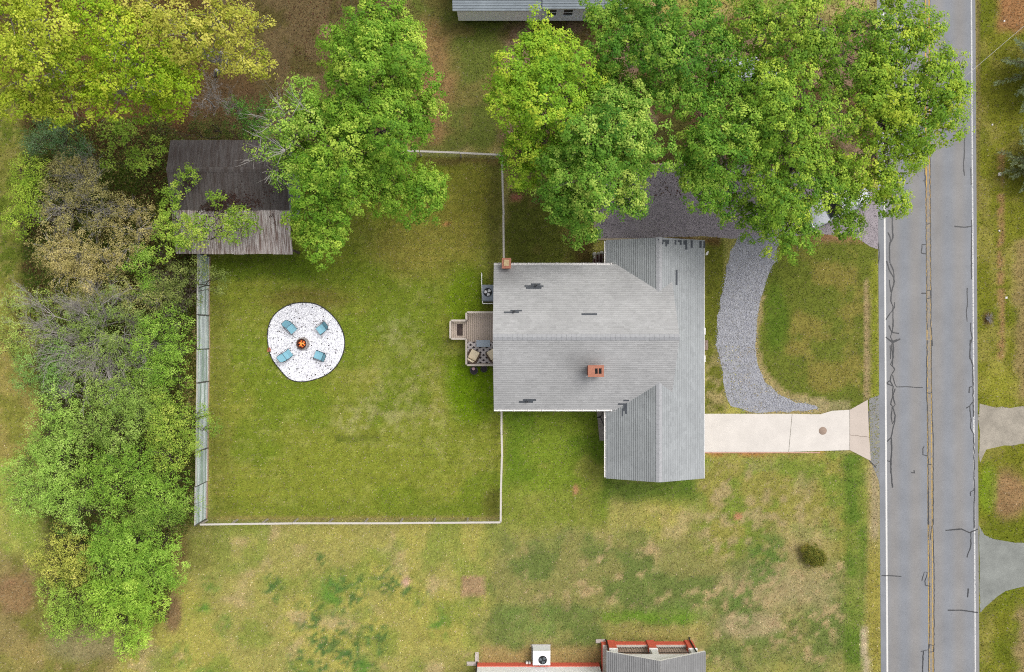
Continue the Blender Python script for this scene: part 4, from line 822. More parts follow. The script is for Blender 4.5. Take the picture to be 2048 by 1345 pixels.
def roof_rows(y0, z0, y1, z1, m, lift, tagname, jit):
    run = abs(y1 - y0); S_ = math.hypot(run, z1 - z0); me = panel_mesh(S_, 'roof_panel'); me.materials.append(m)
    d = Vector((0, y1 - y0, z1 - z0)).normalized(); x = Vector((1, 0, 0)); nrm = x.cross(d)
    flip = nrm.z < 0
    for i in range(npan):
        o = bpy.data.objects.new('roof_panel', me); xx = x if not flip else -x; nn = nrm if not flip else -nrm
        org = Vector((SX0 + (i + (1 if flip else 0)) * pw, y0, z0)) - so + nn * (lift + .003 * (i % 2)) - d * random.uniform(0, jit)
        o.matrix_world = Matrix(((xx.x, d.x, nn.x, org.x), (xx.y, d.y, nn.y, org.y), (xx.z, d.z, nn.z, org.z), (0, 0, 0, 1))); link(o); mw = o.matrix_world.copy(); o.parent = shed; o.matrix_local = mw
ymid = 8.35; zmid = ZS + (ZR - ZS) * (ymid - SS) / (SRY - SS)
roof_rows(SS, ZS, ymid + .15, zmid + .034, met_rust, .0, 'low', .05); roof_rows(ymid, zmid, SRY, ZR, met_dark, .045, 'mid', .06); roof_rows(SN, ZN, SRY, ZR, met_dark, .02, 'back', .03)
MB().add([(SX0 - so.x, SRY - .18 - so.y, ZR + .03), (SX1 - so.x, SRY - .18 - so.y, ZR + .03), (SX1 - so.x, SRY - so.y, ZR + .10), (SX0 - so.x, SRY - so.y, ZR + .10), (SX0 - so.x, SRY + .18 - so.y, ZR + .03), (SX1 - so.x, SRY + .18 - so.y, ZR + .03)], [(0, 1, 2, 3), (3, 2, 5, 4)]).build('ridge_flashing', met_dark, shed)

# ------------------------------------------------------------------ neighbour to the south
nb = empty('brick_bungalow', (9.6, -24, 0), 'neighbouring white bungalow with red brick porch piers and grey porch roof', 'house'); no_ = Vector((9.6, -24, 0))
redb = mat('red_brick_paint', lin(220, 104, 82, .85), .85, .15, 6, .2); porch = mat('porch_floor', lin(214, 190, 168), .9, .1, 2); pfl = mat('porch_edge', lin(238, 226, 214), .9, .06, 3)
def B(x0, y0, z0, x1, y1, z1, name, m, par=nb, **k): return MB().box(x0 - no_.x, y0 - no_.y, z0, x1 - no_.x, y1 - no_.y, z1).build(name, m, par, **k)
Yb = -(1283 - 672.5) / 28.03
wy = -(1327 - 672.5) / 28.03
B(kx(955, 0), wy - 6, 0, 6.2, wy + .06, .5, 'foundation', redb); B(kx(955, 0) + .03, wy - 6, .5, 6.2, wy, 3.1, 'wall', siding)
bx0 = kx(955, 0)
for k in range(14): B(bx0 + .02, wy + .0005, .52 + k * .18, 6.2, wy + .014 + .0004 * (k % 2), .69 + k * .18, 'siding_board', siding)
B(bx0 - .4, wy - 6.4, 3.1, 6.6, wy + .02, 3.2, 'soffit', trim)
B(6.35, Yb - 4, 0, 12.75, Yb, .5, 'porch_base', redb); B(6.40, Yb - 4, .5, 12.70, Yb - .02, .56, 'porch_edge', pfl); B(6.75, Yb - 4, .561, 12.3, Yb - .22, .575, 'porch_floor', porch)
iron = mat('rail_iron', (.03, .025, .022), .6)
piers = [6.78, 9.55, 12.30]
piers = [kx(1213 + 8.5, 0), kx(1291 + 8.5, 0), kx(1367 + 9, 0)]
for x in piers:
    pr = B(x - .27, Yb - .36, 0, x + .27, Yb + .10, 1.30, 'pier', redb, bevel=.01); B(x - .30, Yb - .39, 1.30, x + .30, Yb + .13, 1.36, 'pier_cap', trim)
    MB().add([(x - no_.x + a * .24, Yb - .13 - no_.y + b * .2, 1.36) for a, b in ((-1, -1), (1, -1), (1, 1), (-1, 1))] + [(x - no_.x + a * .19, Yb - .13 - no_.y + b * .16, 3.02) for a, b in ((-1, -1), (1, -1), (1, 1), (-1, 1))], [(0, 3, 2, 1), (4, 5, 6, 7), (0, 1, 5, 4), (1, 2, 6, 5), (2, 3, 7, 6), (3, 0, 4, 7)]).build('column', trim, nb)
for a, b in zip(piers[:-1], piers[1:]):
    for z in (.70, 1.42): MB().bar((a + .27 - no_.x, Yb - .15 - no_.y, z), (b - .27 - no_.x, Yb - .15 - no_.y, z), .035, .03).build('railing', iron, nb)
    for i in range(1, 13): x = a + .27 + (b - a - .54) * i / 13; MB().box(x - .009 - no_.x, Yb - .16 - no_.y, .57, x + .009 - no_.x, Yb - .14 - no_.y, 1.405).build('railing_bar', iron, nb)
SR0, SR1, SYT = 6.30, 12.90, -21.03
GR2 = lin(150, 150, 150)
slope(nb, 'roof_slope', (SR0 - no_.x, -29 - no_.y, 3.2), (0, 1, 0), 29 + SYT, (1, 0, 0), 3.3, 1.33, GR2, 21, bandk=.6); slope(nb, 'roof_slope', (SR1 - no_.x, -29 - no_.y, 3.2), (0, 1, 0), 29 + SYT, (-1, 0, 0), 3.3, 1.33, GR2, 22, bandk=.74)
Mg = Matrix(((1, 0, 0, -no_.x), (0, 0, -1, -no_.y), (0, 1, 0, 0), (0, 0, 0, 1)))
MB().prism([(SR0 + .1, 3.05), (SR1 - .1, 3.05), (9.6, 4.36)], 21.28, 21.40, Mg).build('gable_board', trim, nb)
MB().add([(SR0 - no_.x, SYT + .004 - no_.y, 3.06), (9.6 - no_.x, SYT + .004 - no_.y, 4.39), (9.6 - no_.x, SYT + .004 - no_.y, 4.53), (SR0 - no_.x, SYT + .004 - no_.y, 3.2)], [(0, 1, 2, 3), (3, 2, 1, 0)][:1]).build('barge_board', trim, nb)
MB().add([(SR1 - no_.x, SYT + .004 - no_.y, 3.06), (9.6 - no_.x, SYT + .004 - no_.y, 4.39), (9.6 - no_.x, SYT + .004 - no_.y, 4.53), (SR1 - no_.x, SYT + .004 - no_.y, 3.2)], [(3, 2, 1, 0)]).build('barge_board', trim, nb)
blk = mat('black_downspout', (.012, .012, .013), .5)
def spout(pts, par=nb): MB().tube([(x - no_.x, y - no_.y, z) for x, y, z in pts], .05, 4, True, False).build('downspout', blk, par)
spout([(bx0 - .04, wy + .12, .05), (bx0 - .04, wy + .05, .25), (bx0 - .03, wy + .05, 3.1)])
spout([(kx(1213, 0) - .06, Yb + .16, .05), (kx(1213, 0) - .06, Yb + .02, 1.2), (6.36, Yb - .1, 3.0)]); spout([(piers[2] + .08, Yb + .30, .05), (piers[2] + .08, Yb + .14, .25), (piers[2] + .08, Yb + .14, 2.2), (12.8, SYT - .1, 3.1)])
# hip roof of the main block, mostly beyond the frame
hw = [(bx0 - .4, wy - 6.4), (6.6, wy - 6.4), (6.6, wy + .3), (bx0 - .4, wy + .3)]
MB().add([(x - no_.x, y - no_.y, 3.205) for x, y in hw] + [(bx0 + 2.2 - no_.x, wy - 3.8 - no_.y, 4.7), (4.2 - no_.x, wy - 3.8 - no_.y, 4.7)], [(0, 1, 5, 4), (1, 2, 5), (2, 3, 4, 5), (3, 0, 4)]).build('roof', mat('nb_roof', GR2, .95, .2, 3), nb)
spb = mat('splash_concrete', lin(216, 204, 196), .9, .12, 5)
def splash(px, py, rz, lb):
    mb = MB().box(-.34, -.13, 0, .34, .13, .035).box(-.34, -.13, .035, .34, -.10, .09).box(-.34, .10, .035, .34, .13, .09); o = mb.build('splash_block', spb, loc=P(px, py)); o.rotation_euler = (0, 0, rz); tag(o, lb, 'splash block', 'concrete splash blocks')
splash(954, 1314, math.pi / 2, 'pale concrete splash block pointing away from the white siding corner'); splash(943, 1327, 0, 'pale concrete splash block lying west of the white siding corner'); splash(1201, 1282, 0, 'pale concrete splash block beside the red brick porch pier')
p = P(1083, 1311, .95)
fan_unit((P(1082, 1305)[0], P(1082, 1305)[1] + .02, 0), 1.22, 1.0, .95, .27, .08, -.12, mat('hp_white', (.74, .74, .75), .5, .03, 3), 'white heat pump standing by the red brick foundation', None, mat('hp_blade_grey', lin(120, 130, 136), .4, .05))
for x in (1053.5, 1059): tag(MB().lathe([(0, 0), (.085, 0), (.085, .30), (.06, .36), (0, .37)], 14).build('pipe_cap', trim, loc=(P(x, 1331)[0], wy + .16, 0)), 'short white capped pipe, the one right beside the white heat pump' if x > 1056 else 'short white capped pipe, second from the white heat pump', 'pipe', 'white pipes by the white heat pump')

# ------------------------------------------------------------------ neighbour to the north
nn = empty('cottage', (1.5, 25, 0), 'white cottage with blue grey shingle roof, half hidden by the maples', 'house'); nno = Vector((1.5, 25, 0))
def B2(x0, y0, z0, x1, y1, z1, name, m): return MB().box(x0 - nno.x, y0 - nno.y, z0, x1 - nno.x, y1 - nno.y, z1).build(name, m, nn)
wallb = mat('cottage_siding', (.66, .70, .76), .7, .05, 3)
nx0 = (917 - 1024) * 48.2 / FPX; nx1 = 7.4; ny0 = 22.26
B2(nx0, ny0, .50, 2.05, ny0 + 7, 2.52, 'wall', mat('cottage_white', (.82, .83, .85), .7, .03, 3)); B2(2.06, ny0 + .01, .50, nx1, ny0 + 7, 2.68, 'wall', wallb)
for k in range(11): B2(2.06, ny0 + .0005, .51 + k * .195, nx1, ny0 + .0096, .695 + k * .195, 'siding_board', wallb)
B2(nx0 + .1, ny0 + .35, 0, nx1 - .1, ny0 + 6.9, .50, 'foundation', mat('crawl_shade', lin(62, 54, 50), .95))  # dark colour stands for the shade of the crawl space
for px in (1104, 1136.5):
    x = (px - 1024) * (H - 1.9) / FPX; window(nn, (x - nno.x, ny0 - nno.y, 1.78), .62, .86, (0, -1, 0), fr=wallb)
BG = lin(156, 166, 174)
slope(nn, 'roof_slope', ((905 - 1024) * 46.0 / FPX - nno.x, 21.97 - nno.y, 2.60), (1, 0, 0), 2.02 + 119 * 46 / FPX, (0, 1, 0), 4.2, 1.7, BG, 31, e=.16, bandk=.62); slope(nn, 'roof_slope', (2.04 - nno.x, 22.03 - nno.y, 2.76), (1, 0, 0), 5.8, (0, 1, 0), 4.1, 1.7, BG, 32, e=.16, bandk=.62)
slope(nn, 'roof_slope', ((905 - 1024) * 46.0 / FPX - nno.x, 30.2 - nno.y, 2.66), (1, 0, 0), 11.8, (0, -1, 0), 4.1, 1.7, BG, 33, e=.16)

# ------------------------------------------------------------------ vehicles under the trees
def loft(secs, m, name, par, bevel=0.03):
    """secs: (x, half width low, half width high, z low, z high)"""
    vsl = []
    for x, wl_, wh, z0, z1 in secs: vsl += [(x, -wl_, z0), (x, wl_, z0), (x, wl_ * 1.0, z0 + .62 * (z1 - z0)), (x, wh, z1), (x, -wh, z1), (x, -wl_, z0 + .62 * (z1 - z0))]
    k = 6; fs = [(i * k + j, i * k + (j + 1) % k, (i + 1) * k + (j + 1) % k, (i + 1) * k + j) for i in range(len(secs) - 1) for j in range(k)]
    fs = [tuple(reversed(f)) for f in fs] + [tuple(range(k)), tuple(reversed(range((len(secs) - 1) * k, len(secs) * k)))]
    o = MB().add(vsl, fs, True).build(name, m, par, bevel=bevel); return o
def car(px, py, rz, paint, label, suv=True):
    p = P(px, py, .8); c = empty('parked_car', (p[0], p[1], .008), label, 'car', rz, 'cars parked under the maples')
    loft([(-2.28, .70, .62, .42, .78), (-2.18, .86, .78, .30, .98), (-1.5, .92, .84, .26, 1.02), (0, .93, .85, .25, 1.0), (1.1, .92, .84, .26, .98), (1.8, .90, .78, .28, .90), (2.2, .82, .66, .32, .78), (2.32, .62, .5, .42, .66)], paint, 'body', c)
    back = -2.05 if suv else -1.55
    cb = loft([(back, .76, .62, .96, 1.18), (back + .25, .80, .66, .96, 1.56), (-.6, .82, .68, .98, 1.64), (.25, .81, .66, .98, 1.58), (1.05, .74, .60, .93, 1.02)], paint, 'cabin', c)
    gl = mat('car_glass', (.015, .018, .022), .05, .1, 2, spec=.6)
    MB().add([(.33, -.60, 1.565), (.33, .60, 1.565), (1.02, .68, 1.045), (1.02, -.68, 1.045)], [(0, 3, 2, 1)]).build('windscreen', gl, c, loc=(.03, 0, .02)); MB().add([(back + .22, -.58, 1.52), (back + .22, .58, 1.52), (back - .0, .58, 1.2), (back - .0, -.58, 1.2)], [(0, 1, 2, 3)]).build('rear_window', gl, c, loc=(-.03, 0, .02))
    for s in (-1, 1):
        for x0, x1 in ((-1.35, -.45), (-.35, .5)): MB().box(x0, .775 * s - .02, 1.08, x1, .775 * s + .035 * s, 1.42).build('side_window', gl, c)
        MB().box(.55, s * .98 - .09, 1.0, .68, s * .98 + .09, 1.12).build('mirror', paint, c, bevel=.03); MB().box(2.18, s * .56 - .16, .66, 2.27, s * .56 + .16, .76).build('headlight', mat('lamp_clear', (.7, .7, .7), .1), c); MB().box(-2.27, s * .66 - .08, .74, -2.2, s * .66 + .08, .94).build('tail_light', mat('lamp_red', (.4, .01, .01), .2), c)
        for x in (-1.35, 1.42):
            w = MB(); vsq = []; n_ = 20
            prof = [(.20, -.10), (.33, -.10), (.345, -.06), (.345, .06), (.33, .10), (.20, .10)]
            w.add([(x + r * math.cos(t * 2 * math.pi / n_), s * .84 + yy, .345 + r * math.sin(t * 2 * math.pi / n_)) for r, yy in prof for t in range(n_)], [(i * n_ + k, (i + 1) * n_ + k, (i + 1) * n_ + (k + 1) % n_, i * n_ + (k + 1) % n_) for i in range(5) for k in range(n_)], True)
            wh = w.build('wheel', mat('tyre', (.02, .02, .02), .9), c); MB().add([(x + .2 * math.cos(t * 2 * math.pi / n_), s * .92, .345 + .2 * math.sin(t * 2 * math.pi / n_)) for t in range(n_)], [tuple(range(n_)), tuple(reversed(range(n_)))][:1]).build('rim', mat('rim', (.4, .4, .42), .3, metal=.9), wh)
        MB().box(-1.6, s * .66 - .02, 1.60, .1, s * .66 + .02, 1.66).build('roof_rail', mat('rail_black', (.02, .02, .02), .5), c)
white_p = mat('white_car_paint', lin(222, 226, 234), .45, .02, 2, spec=.3); silver_p = mat('silver_car_paint', lin(186, 194, 204), .5, .03, 2, spec=.25)
car(1676, 408, math.radians(26) + math.pi, white_p, 'white car showing through the leaves beside the road'); car(1492, 146, 0, silver_p, 'silver car parked deep under the maples by the cottage')

# ------------------------------------------------------------------ trees, shrubs, thicket
bark_g = mat('bark_grey', lin(128, 118, 110), .95, .3, 5, .6, stretch=(1, 1, .3)); bark_d = mat('bark_dark', lin(92, 80, 70), .95, .3, 5, .6, stretch=(1, 1, .3)); bark_p = mat('bark_pale', lin(186, 180, 176), .95, .2, 5, .4)
def unit(a): return a / np.maximum(np.linalg.norm(a, axis=-1, keepdims=True), 1e-9)
def leaf_mesh(name, pos, nrm, size, colr, aspect, r, fold=.25, dirs=None):
    n = len(pos); nrm = unit(nrm)
    t = dirs if dirs is not None else r.normal(size=(n, 3)); t = unit(t - nrm * np.sum(t * nrm, -1, keepdims=True)); b = np.cross(nrm, t)
    s = size[:, None]; w = s * aspect * .5
    v0 = pos - t * s * .5; v2 = pos + t * s * .5; v1 = pos + b * w + nrm * w * fold; v3 = pos - b * w + nrm * w * fold
    V = np.stack([v0, v1, v2, v3], 1).reshape(-1, 3)
    me = np_mesh(name, V, np.arange(4 * n).reshape(-1, 4), colr); me.materials.append(LEAF); return me
def sph(r, n, zmin=-1.0):
    z = r.uniform(zmin, 1, n); a = r.uniform(0, 2 * np.pi, n); q = np.sqrt(1 - z * z); return np.stack([q * np.cos(a), q * np.sin(a), z], -1)
def limb(mb, a, b, r0, r1, sag=0.0, n=5, segs=5, wob=.05, rr=random):
    a, b = Vector(a), Vector(b); L = (b - a).length; pts = []
    for i in range(segs + 1):
        t = i / segs; p = a.lerp(b, t); p.z += sag * L * (t * (1 - t)) * 4
        if 0 < i < segs: p += Vector((rr.uniform(-1, 1), rr.uniform(-1, 1), rr.uniform(-.5, .5))) * wob * L
        pts.append(p)
    mb.tube(pts, [r0 + (r1 - r0) * (i / segs) ** .8 for i in range(segs + 1)], n, False); return pts
def tree(name, label, cat, base, lobes, cols, seed, leaf=.115, aspect=.85, bough=.95, fill=1.08, clump=.25, per=25, trunk_r=.22, bark=bark_g, group=None, twigs=.5, long_dir=0.0, flat=.9, up=.75, var=.075, stems=1, bare=()):
    """lobes: (px, py, r_px, z) apparent pixels at height z; leaves sit on boughs scattered over the upper shell of each lobe"""
    r = np.random.default_rng(seed); rr = random.Random(seed)
    b0 = Vector(P(base[0], base[1], 0)); o = empty(name, b0, label, cat, 0, group)
    L3 = []
    for px, py, rp, z in lobes: k = (H - z) / FPX; L3.append((Vector(P(px, py, z)) - b0, rp * k))
    zc = sum(l[0].z for l in L3) / len(L3); mb = MB()
    cen = sum((l[0] for l in L3), Vector()) / len(L3)
    forks = []
    for s_ in range(stems):
        off = Vector((rr.uniform(-.35, .35), rr.uniform(-.35, .35), 0)) * (stems > 1); fork = Vector((cen.x * .45 + off.x * 2, cen.y * .45 + off.y * 2, zc * .42)); forks.append(fork)
        limb(mb, Vector((off.x, off.y, -.1)), fork, trunk_r, trunk_r * .66, 0, 8, 6, .03, rr)
    BC = []; BR = []; BO = []
    for c, R0 in L3:
        R = max(R0 - .20 * bough, .6 * R0)
        fork = min(forks, key=lambda f: (f - c).length)
        end = c + Vector((0, 0, R * .25)); pts = limb(mb, fork, end, trunk_r * .55, trunk_r * .16, .04, 6, 6, .05, rr)
        nb = max(4, int(fill * 4.6 * (R0 / bough) ** 2)); d = sph(r, nb, -.15)
        rad = R * r.uniform(.50, 1.10, nb) * (1 + .30 * np.sin(3 * d[:, 0] * 2 + seed) * np.cos(2.5 * d[:, 1] * 2))
        q = np.array(c) + d * rad[:, None] * np.array([1, 1, flat]); BC.append(q); BR.append(bough * r.uniform(.4, 1.15, nb)); BO.append(d)
        for j in range(min(nb, int(6 + twigs * nb))):
            st = pts[rr.randint(2, len(pts) - 1)]; tw = limb(mb, st, q[j], trunk_r * .14, .012, .05, 4, 4, .06, rr)
            for _ in range(2):
                e = Vector(q[j]) + Vector((rr.uniform(-1, 1), rr.uniform(-1, 1), rr.uniform(-.2, .7))) * bough * .8; limb(mb, tw[2], e, .014, .006, 0, 3, 2, .05, rr)
    for px, py, z in bare:
        e = Vector(P(px, py, z)) - b0; pts = limb(mb, forks[0], e, trunk_r * .38, .02, .10, 5, 8, .05, rr)
        for q_ in pts[3:]:
            for _ in range(4):
                e2 = q_ + ((e - forks[0]).normalized() + Vector((rr.uniform(-1, 1), rr.uniform(-1, 1), rr.uniform(-.5, .6))) * .9) * rr.uniform(.5, 1.2); t2 = limb(mb, q_, e2, .024, .008, 0, 4, 3, .07, rr); limb(mb, t2[1], e2 + Vector((rr.uniform(-1, 1), rr.uniform(-1, 1), rr.uniform(-.3, .3))) * .6, .012, .005, 0, 3, 2, .05, rr)
    mb.build('trunk', bark, o)
    BC = np.concatenate(BC); BR = np.concatenate(BR); BO = np.concatenate(BO); BC[:, 2] = np.maximum(BC[:, 2], .35)
    ncl = np.maximum(4, (2.6 * (BR / clump) ** 2 * .63).astype(int)); bi = np.repeat(np.arange(len(BC)), ncl)
    cd = sph(r, len(bi), -.25); cc = BC[bi] + cd * BR[bi][:, None] * np.array([1, 1, .7]) * r.uniform(.72, 1.08, (len(bi), 1))
    bt = r.normal(0, 1, len(BC)); ct = .75 * bt[bi] + r.normal(0, .7, len(bi))
    nl = r.poisson(per, len(bi)); ci = np.repeat(np.arange(len(bi)), nl); m = len(ci)
    ld = sph(r, m, -.5); pos = cc[ci] + ld * clump * r.uniform(.45, 1.05, (m, 1)) * np.array([1, 1, .85])
    nrm = ld * .42 + cd[ci] * .65 + BO[bi[ci]] * .2 + np.array([0, 0, up * .7]) + r.normal(0, .22, (m, 3))
    pos[:, 2] = np.maximum(pos[:, 2], .06)
    lk = LK * (1.26 if cat == 'shrub' else 1.0); C0, C1, C2 = [np.array(lin(*c, lk)) for c in cols]; tt = ct[ci] + r.normal(0, .40, m)
    w1 = np.clip(tt * .42, 0, 1)[:, None]; w2 = np.clip(-tt * .42, 0, 1)[:, None]
    gl_ = lambda c: c * .98 + .02 * (c @ np.array([.3, .6, .1])) ; C0, C1, C2 = gl_(C0), gl_(C1), gl_(C2)
    colr = (C0 * (1 - w1 - w2) + C1 * w1 + C2 * w2) * np.exp(r.normal(0, var, (m, 1)))
    dirs = None
    if long_dir: dirs = BO[bi[ci]] * long_dir + cd[ci] * .8 * long_dir + r.normal(0, .5, (m, 3))
    me = leaf_mesh('crown', pos, nrm, leaf * r.uniform(.55, 1.35, m), np.clip(colr, 0, .9), aspect, r, dirs=dirs)
    link(bpy.data.objects.new('crown', me), o); global NLEAF; NLEAF += m
    return o
NLEAF = 0; LK = 1.04
MAPLE = ((116, 156, 44), (178, 198, 78), (78, 120, 34))
G_M = 'maples on the north side'
tree('maple_tree', 'tall spreading maple with bright green crown between the barn and the wire fence', 'tree', (705, 300),
     [(745, 62, 62, 10), (700, 100, 48, 9), (795, 105, 55, 9.5), (745, 150, 82, 11), (700, 215, 60, 10), (820, 180, 55, 9.5), (770, 245, 70, 10.5), (835, 240, 42, 8.5), (640, 250, 58, 9), (690, 315, 72, 10), (778, 322, 56, 9),
      (640, 390, 58, 8.5), (720, 385, 55, 8.5), (848, 388, 52, 7.5), (785, 395, 40, 7.5), (640, 462, 48, 7), (600, 320, 36, 8)], MAPLE, 41, group=G_M)
tree('silver_maple_tree', 'sparse pale maple with bare grey branches leaning over the barn roof', 'tree', (640, 260),
     [(560, 235, 38, 10), (600, 190, 36, 9.5), (545, 300, 34, 9), (625, 230, 34, 10), (585, 360, 34, 8.5), (575, 280, 32, 9.5)], ((140, 176, 66), (190, 206, 96), (96, 140, 48)), 42, fill=.55, per=13, trunk_r=.16, bark=bark_p, twigs=1.6, group=G_M, bare=((522, 275, 9.6), (516, 315, 8.8), (545, 345, 8.8), (560, 215, 11), (600, 205, 11), (545, 250, 10.6), (570, 300, 10.6)))
tree('maple_tree', 'yellow green maple standing close by the cottage wall', 'tree', (1075, 200),
     [(1085, 95, 52, 9.5), (1045, 150, 58, 10), (1120, 140, 60, 10.5), (1028, 215, 54, 9.5), (1100, 215, 72, 11), (1170, 190, 48, 9), (1052, 298, 40, 8), (1088, 300, 58, 8.5), (1150, 280, 40, 8), (1058, 348, 32, 7)], ((138, 174, 44), (190, 202, 66), (96, 142, 36)), 43, group=G_M)
tree('maple_tree', 'dense rounded maple overhanging the lawn corner of the gravel pad', 'tree', (1190, 300),
     [(1215, 215, 50, 10), (1265, 215, 52, 10), (1190, 285, 66, 11), (1270, 275, 58, 11), (1130, 340, 52, 9.5), (1200, 360, 70, 10.5), (1272, 340, 52, 9.5), (1110, 405, 46, 8.5), (1175, 420, 46, 8), (1238, 395, 42, 8), (1165, 452, 28, 6.5)], ((108, 150, 48), (188, 206, 96), (66, 112, 36)), 44, group=G_M)
tree('maple_tree', 'dark green maple crowding the cottage roof corner', 'tree', (1300, 90),
     [(1215, 30, 48, 10), (1290, 20, 56, 11), (1240, 100, 52, 10.5), (1320, 90, 62, 11.5), (1390, 40, 52, 11), (1400, 110, 48, 10.5), (1330, 165, 52, 10), (1210, 160, 38, 9), (1390, 180, 40, 9)], ((98, 142, 44), (166, 190, 76), (62, 108, 34)), 45, group=G_M)
tree('maple_tree', 'maple spreading over the east end of the dark gravel pad', 'tree', (1440, 280),
     [(1400, 240, 52, 9.5), (1470, 200, 50, 9.5), (1440, 290, 62, 10.5), (1385, 310, 44, 9), (1500, 270, 50, 10), (1395, 370, 50, 8.5), (1450, 365, 46, 8.5), (1450, 410, 30, 7)], ((106, 148, 44), (172, 194, 78), (66, 112, 34)), 46, group=G_M)
tree('maple_tree', 'broad maple hanging over the curved gravel drive', 'tree', (1580, 330),
     [(1530, 190, 50, 10), (1600, 165, 46, 10), (1560, 250, 58, 10.5), (1630, 240, 52, 10), (1530, 320, 52, 9.5), (1600, 330, 56, 10), (1540, 395, 52, 9), (1600, 400, 42, 8.5), (1660, 355, 46, 8.5), (1570, 465, 48, 7.5), (1530, 445, 34, 7.5), (1685, 395, 26, 7.5), (1690, 452, 22, 6), (1520, 130, 36, 9.5), (1440, 165, 30, 9)], ((118, 154, 46), (180, 200, 72), (76, 118, 36)), 47, group=G_M)
tree('maple_tree', 'loose yellowish maple reaching across the painted road lines', 'tree', (1735, 250),
     [(1770, 110, 50, 10.5), (1830, 75, 44, 10.5), (1850, 130, 46, 11), (1790, 180, 46, 10.5), (1870, 200, 40, 10.5), (1840, 235, 42, 10), (1895, 220, 34, 10), (1790, 290, 44, 9), (1850, 290, 34, 9), (1760, 340, 44, 8.5), (1820, 330, 30, 8.5), (1720, 300, 34, 9), (1722, 366, 28, 8), (1770, 400, 26, 7.5), (1800, 235, 40, 10), (1755, 225, 44, 10), (1745, 165, 42, 10), (1905, 190, 26, 10), (1900, 255, 26, 9.5), (1890, 130, 20, 10.5)], ((132, 164, 46), (188, 200, 68), (92, 132, 40)), 48, fill=.9, per=21, twigs=.9, group=G_M)
tree('maple_tree', 'open topped maple at the north end, thin enough to show bare ground', 'tree', (1650, 60),
     [(1500, 40, 50, 11), (1470, 100, 40, 10), (1560, 60, 48, 11), (1640, 90, 46, 10.5), (1690, 40, 48, 10.5), (1740, 70, 44, 10.5), (1700, 140, 44, 10), (1660, 170, 34, 9.5), (1790, 25, 40, 10), (1600, 120, 44, 10.5), (1725, 190, 42, 9.5), (1680, 235, 40, 9.5), (1610, 25, 46, 11), (1750, 120, 38, 10)], ((122, 156, 48), (176, 194, 72), (82, 122, 38)), 49, fill=.85, per=21, twigs=1.0, group=G_M)
# yellow green woodland, top west corner
YG = ((156, 172, 44), (196, 200, 78), (112, 146, 30)); TG = 'yellow green trees in the wood'
tree('poplar_tree', 'tall yellow olive tree at the western end of the wood', 'tree', (130, 150), [(30, 30, 66, 13), (100, 45, 66, 14), (20, 110, 58, 12.5), (90, 125, 62, 13.5), (150, 110, 54, 13), (45, 190, 50, 11), (105, 205, 46, 10.5), (150, 190, 48, 11)], YG, 51, leaf=.11, clump=.24, per=16, fill=1.0, twigs=.7, trunk_r=.15, bark=bark_p, group=TG)
tree('poplar_tree', 'bright lime tree in the middle of the wood', 'tree', (300, 190), [(200, 40, 58, 13), (260, 90, 60, 13.5), (210, 130, 56, 12.5), (300, 140, 56, 12.5), (220, 195, 50, 11), (345, 150, 46, 12), (330, 200, 40, 10), (370, 170, 34, 10.5)], ((146, 174, 34), (190, 196, 62), (104, 144, 24)), 52, leaf=.11, clump=.24, per=16, fill=1.05, twigs=.7, trunk_r=.15, bark=bark_p, group=TG)
tree('poplar_tree', 'thin tan tinged tree on the brown clearing edge of the wood', 'tree', (430, 150), [(300, 30, 52, 13), (370, 60, 52, 13.5), (430, 30, 54, 13.5), (400, 100, 44, 12.5), (500, 60, 44, 12.5), (490, 120, 50, 12), (530, 140, 30, 11), (460, 80, 44, 12)], ((166, 168, 62), (198, 192, 92), (124, 144, 42)), 53, leaf=.105, clump=.24, per=15, fill=.95, twigs=.8, trunk_r=.13, bark=bark_p, group=TG)
G_S = 'shrubs in the western thicket'
def shrub(label, base, lobes, cols, seed, name='shrub', **k):
    kw = dict(leaf=.10, aspect=.42, bough=.62, clump=.22, per=13, trunk_r=.07, bark=bark_d, twigs=.8, long_dir=.9, group=G_S, stems=3); kw.update(k)
    tree(name, label, 'shrub', base, lobes, cols, seed, **kw)
DK = ((76, 108, 62), (132, 150, 116), (50, 84, 44)); OL = ((112, 112, 52), (150, 138, 68), (78, 84, 36)); GB = ((156, 146, 88), (182, 170, 118), (124, 118, 68)); VG = ((118, 152, 50), (158, 186, 82), (80, 116, 38)); PG = ((138, 168, 72), (170, 194, 100), (102, 138, 50)); YL = ((122, 150, 50), (166, 176, 78), (88, 118, 36))
shrub('dark evergreen shrub with bluish highlights below the wood', (150, 300), [(95, 275, 38, 2.6), (140, 285, 42, 3), (70, 300, 26, 2.2), (165, 310, 30, 2.6)], DK, 61, leaf=.085, name='evergreen_shrub')
shrub('leggy sapling with scattered yellow leaves beside the barn corner', (290, 330), [(250, 280, 38, 4.5), (285, 330, 36, 4), (225, 325, 26, 3.8), (310, 300, 24, 3.6)], YL, 62, fill=.5, leaf=.12, aspect=.6, twigs=1.6, name='sapling')
shrub('light green shrub on the grassy western edge below the evergreen', (75, 400), [(55, 345, 36, 2.6), (60, 400, 42, 3), (40, 450, 34, 2.6), (85, 365, 28, 2.8)], ((134, 160, 48), (170, 184, 72), (98, 126, 36)), 63)
shrub('brown twiggy shrub with dark hollow centre', (180, 410), [(150, 340, 44, 3), (190, 365, 46, 3.2), (130, 420, 44, 3), (215, 420, 40, 3), (110, 380, 30, 2.8)], ((144, 138, 84), (174, 168, 108), (108, 106, 60)), 64, fill=.75, twigs=2.2, bark=bark_p)
shrub('golden brown shrub just west of the barn', (280, 470), [(270, 420, 30, 3.2), (280, 460, 38, 3.6), (260, 500, 36, 3.2), (240, 460, 26, 3)], GB, 65, fill=.8, twigs=1.8, bark=bark_p)
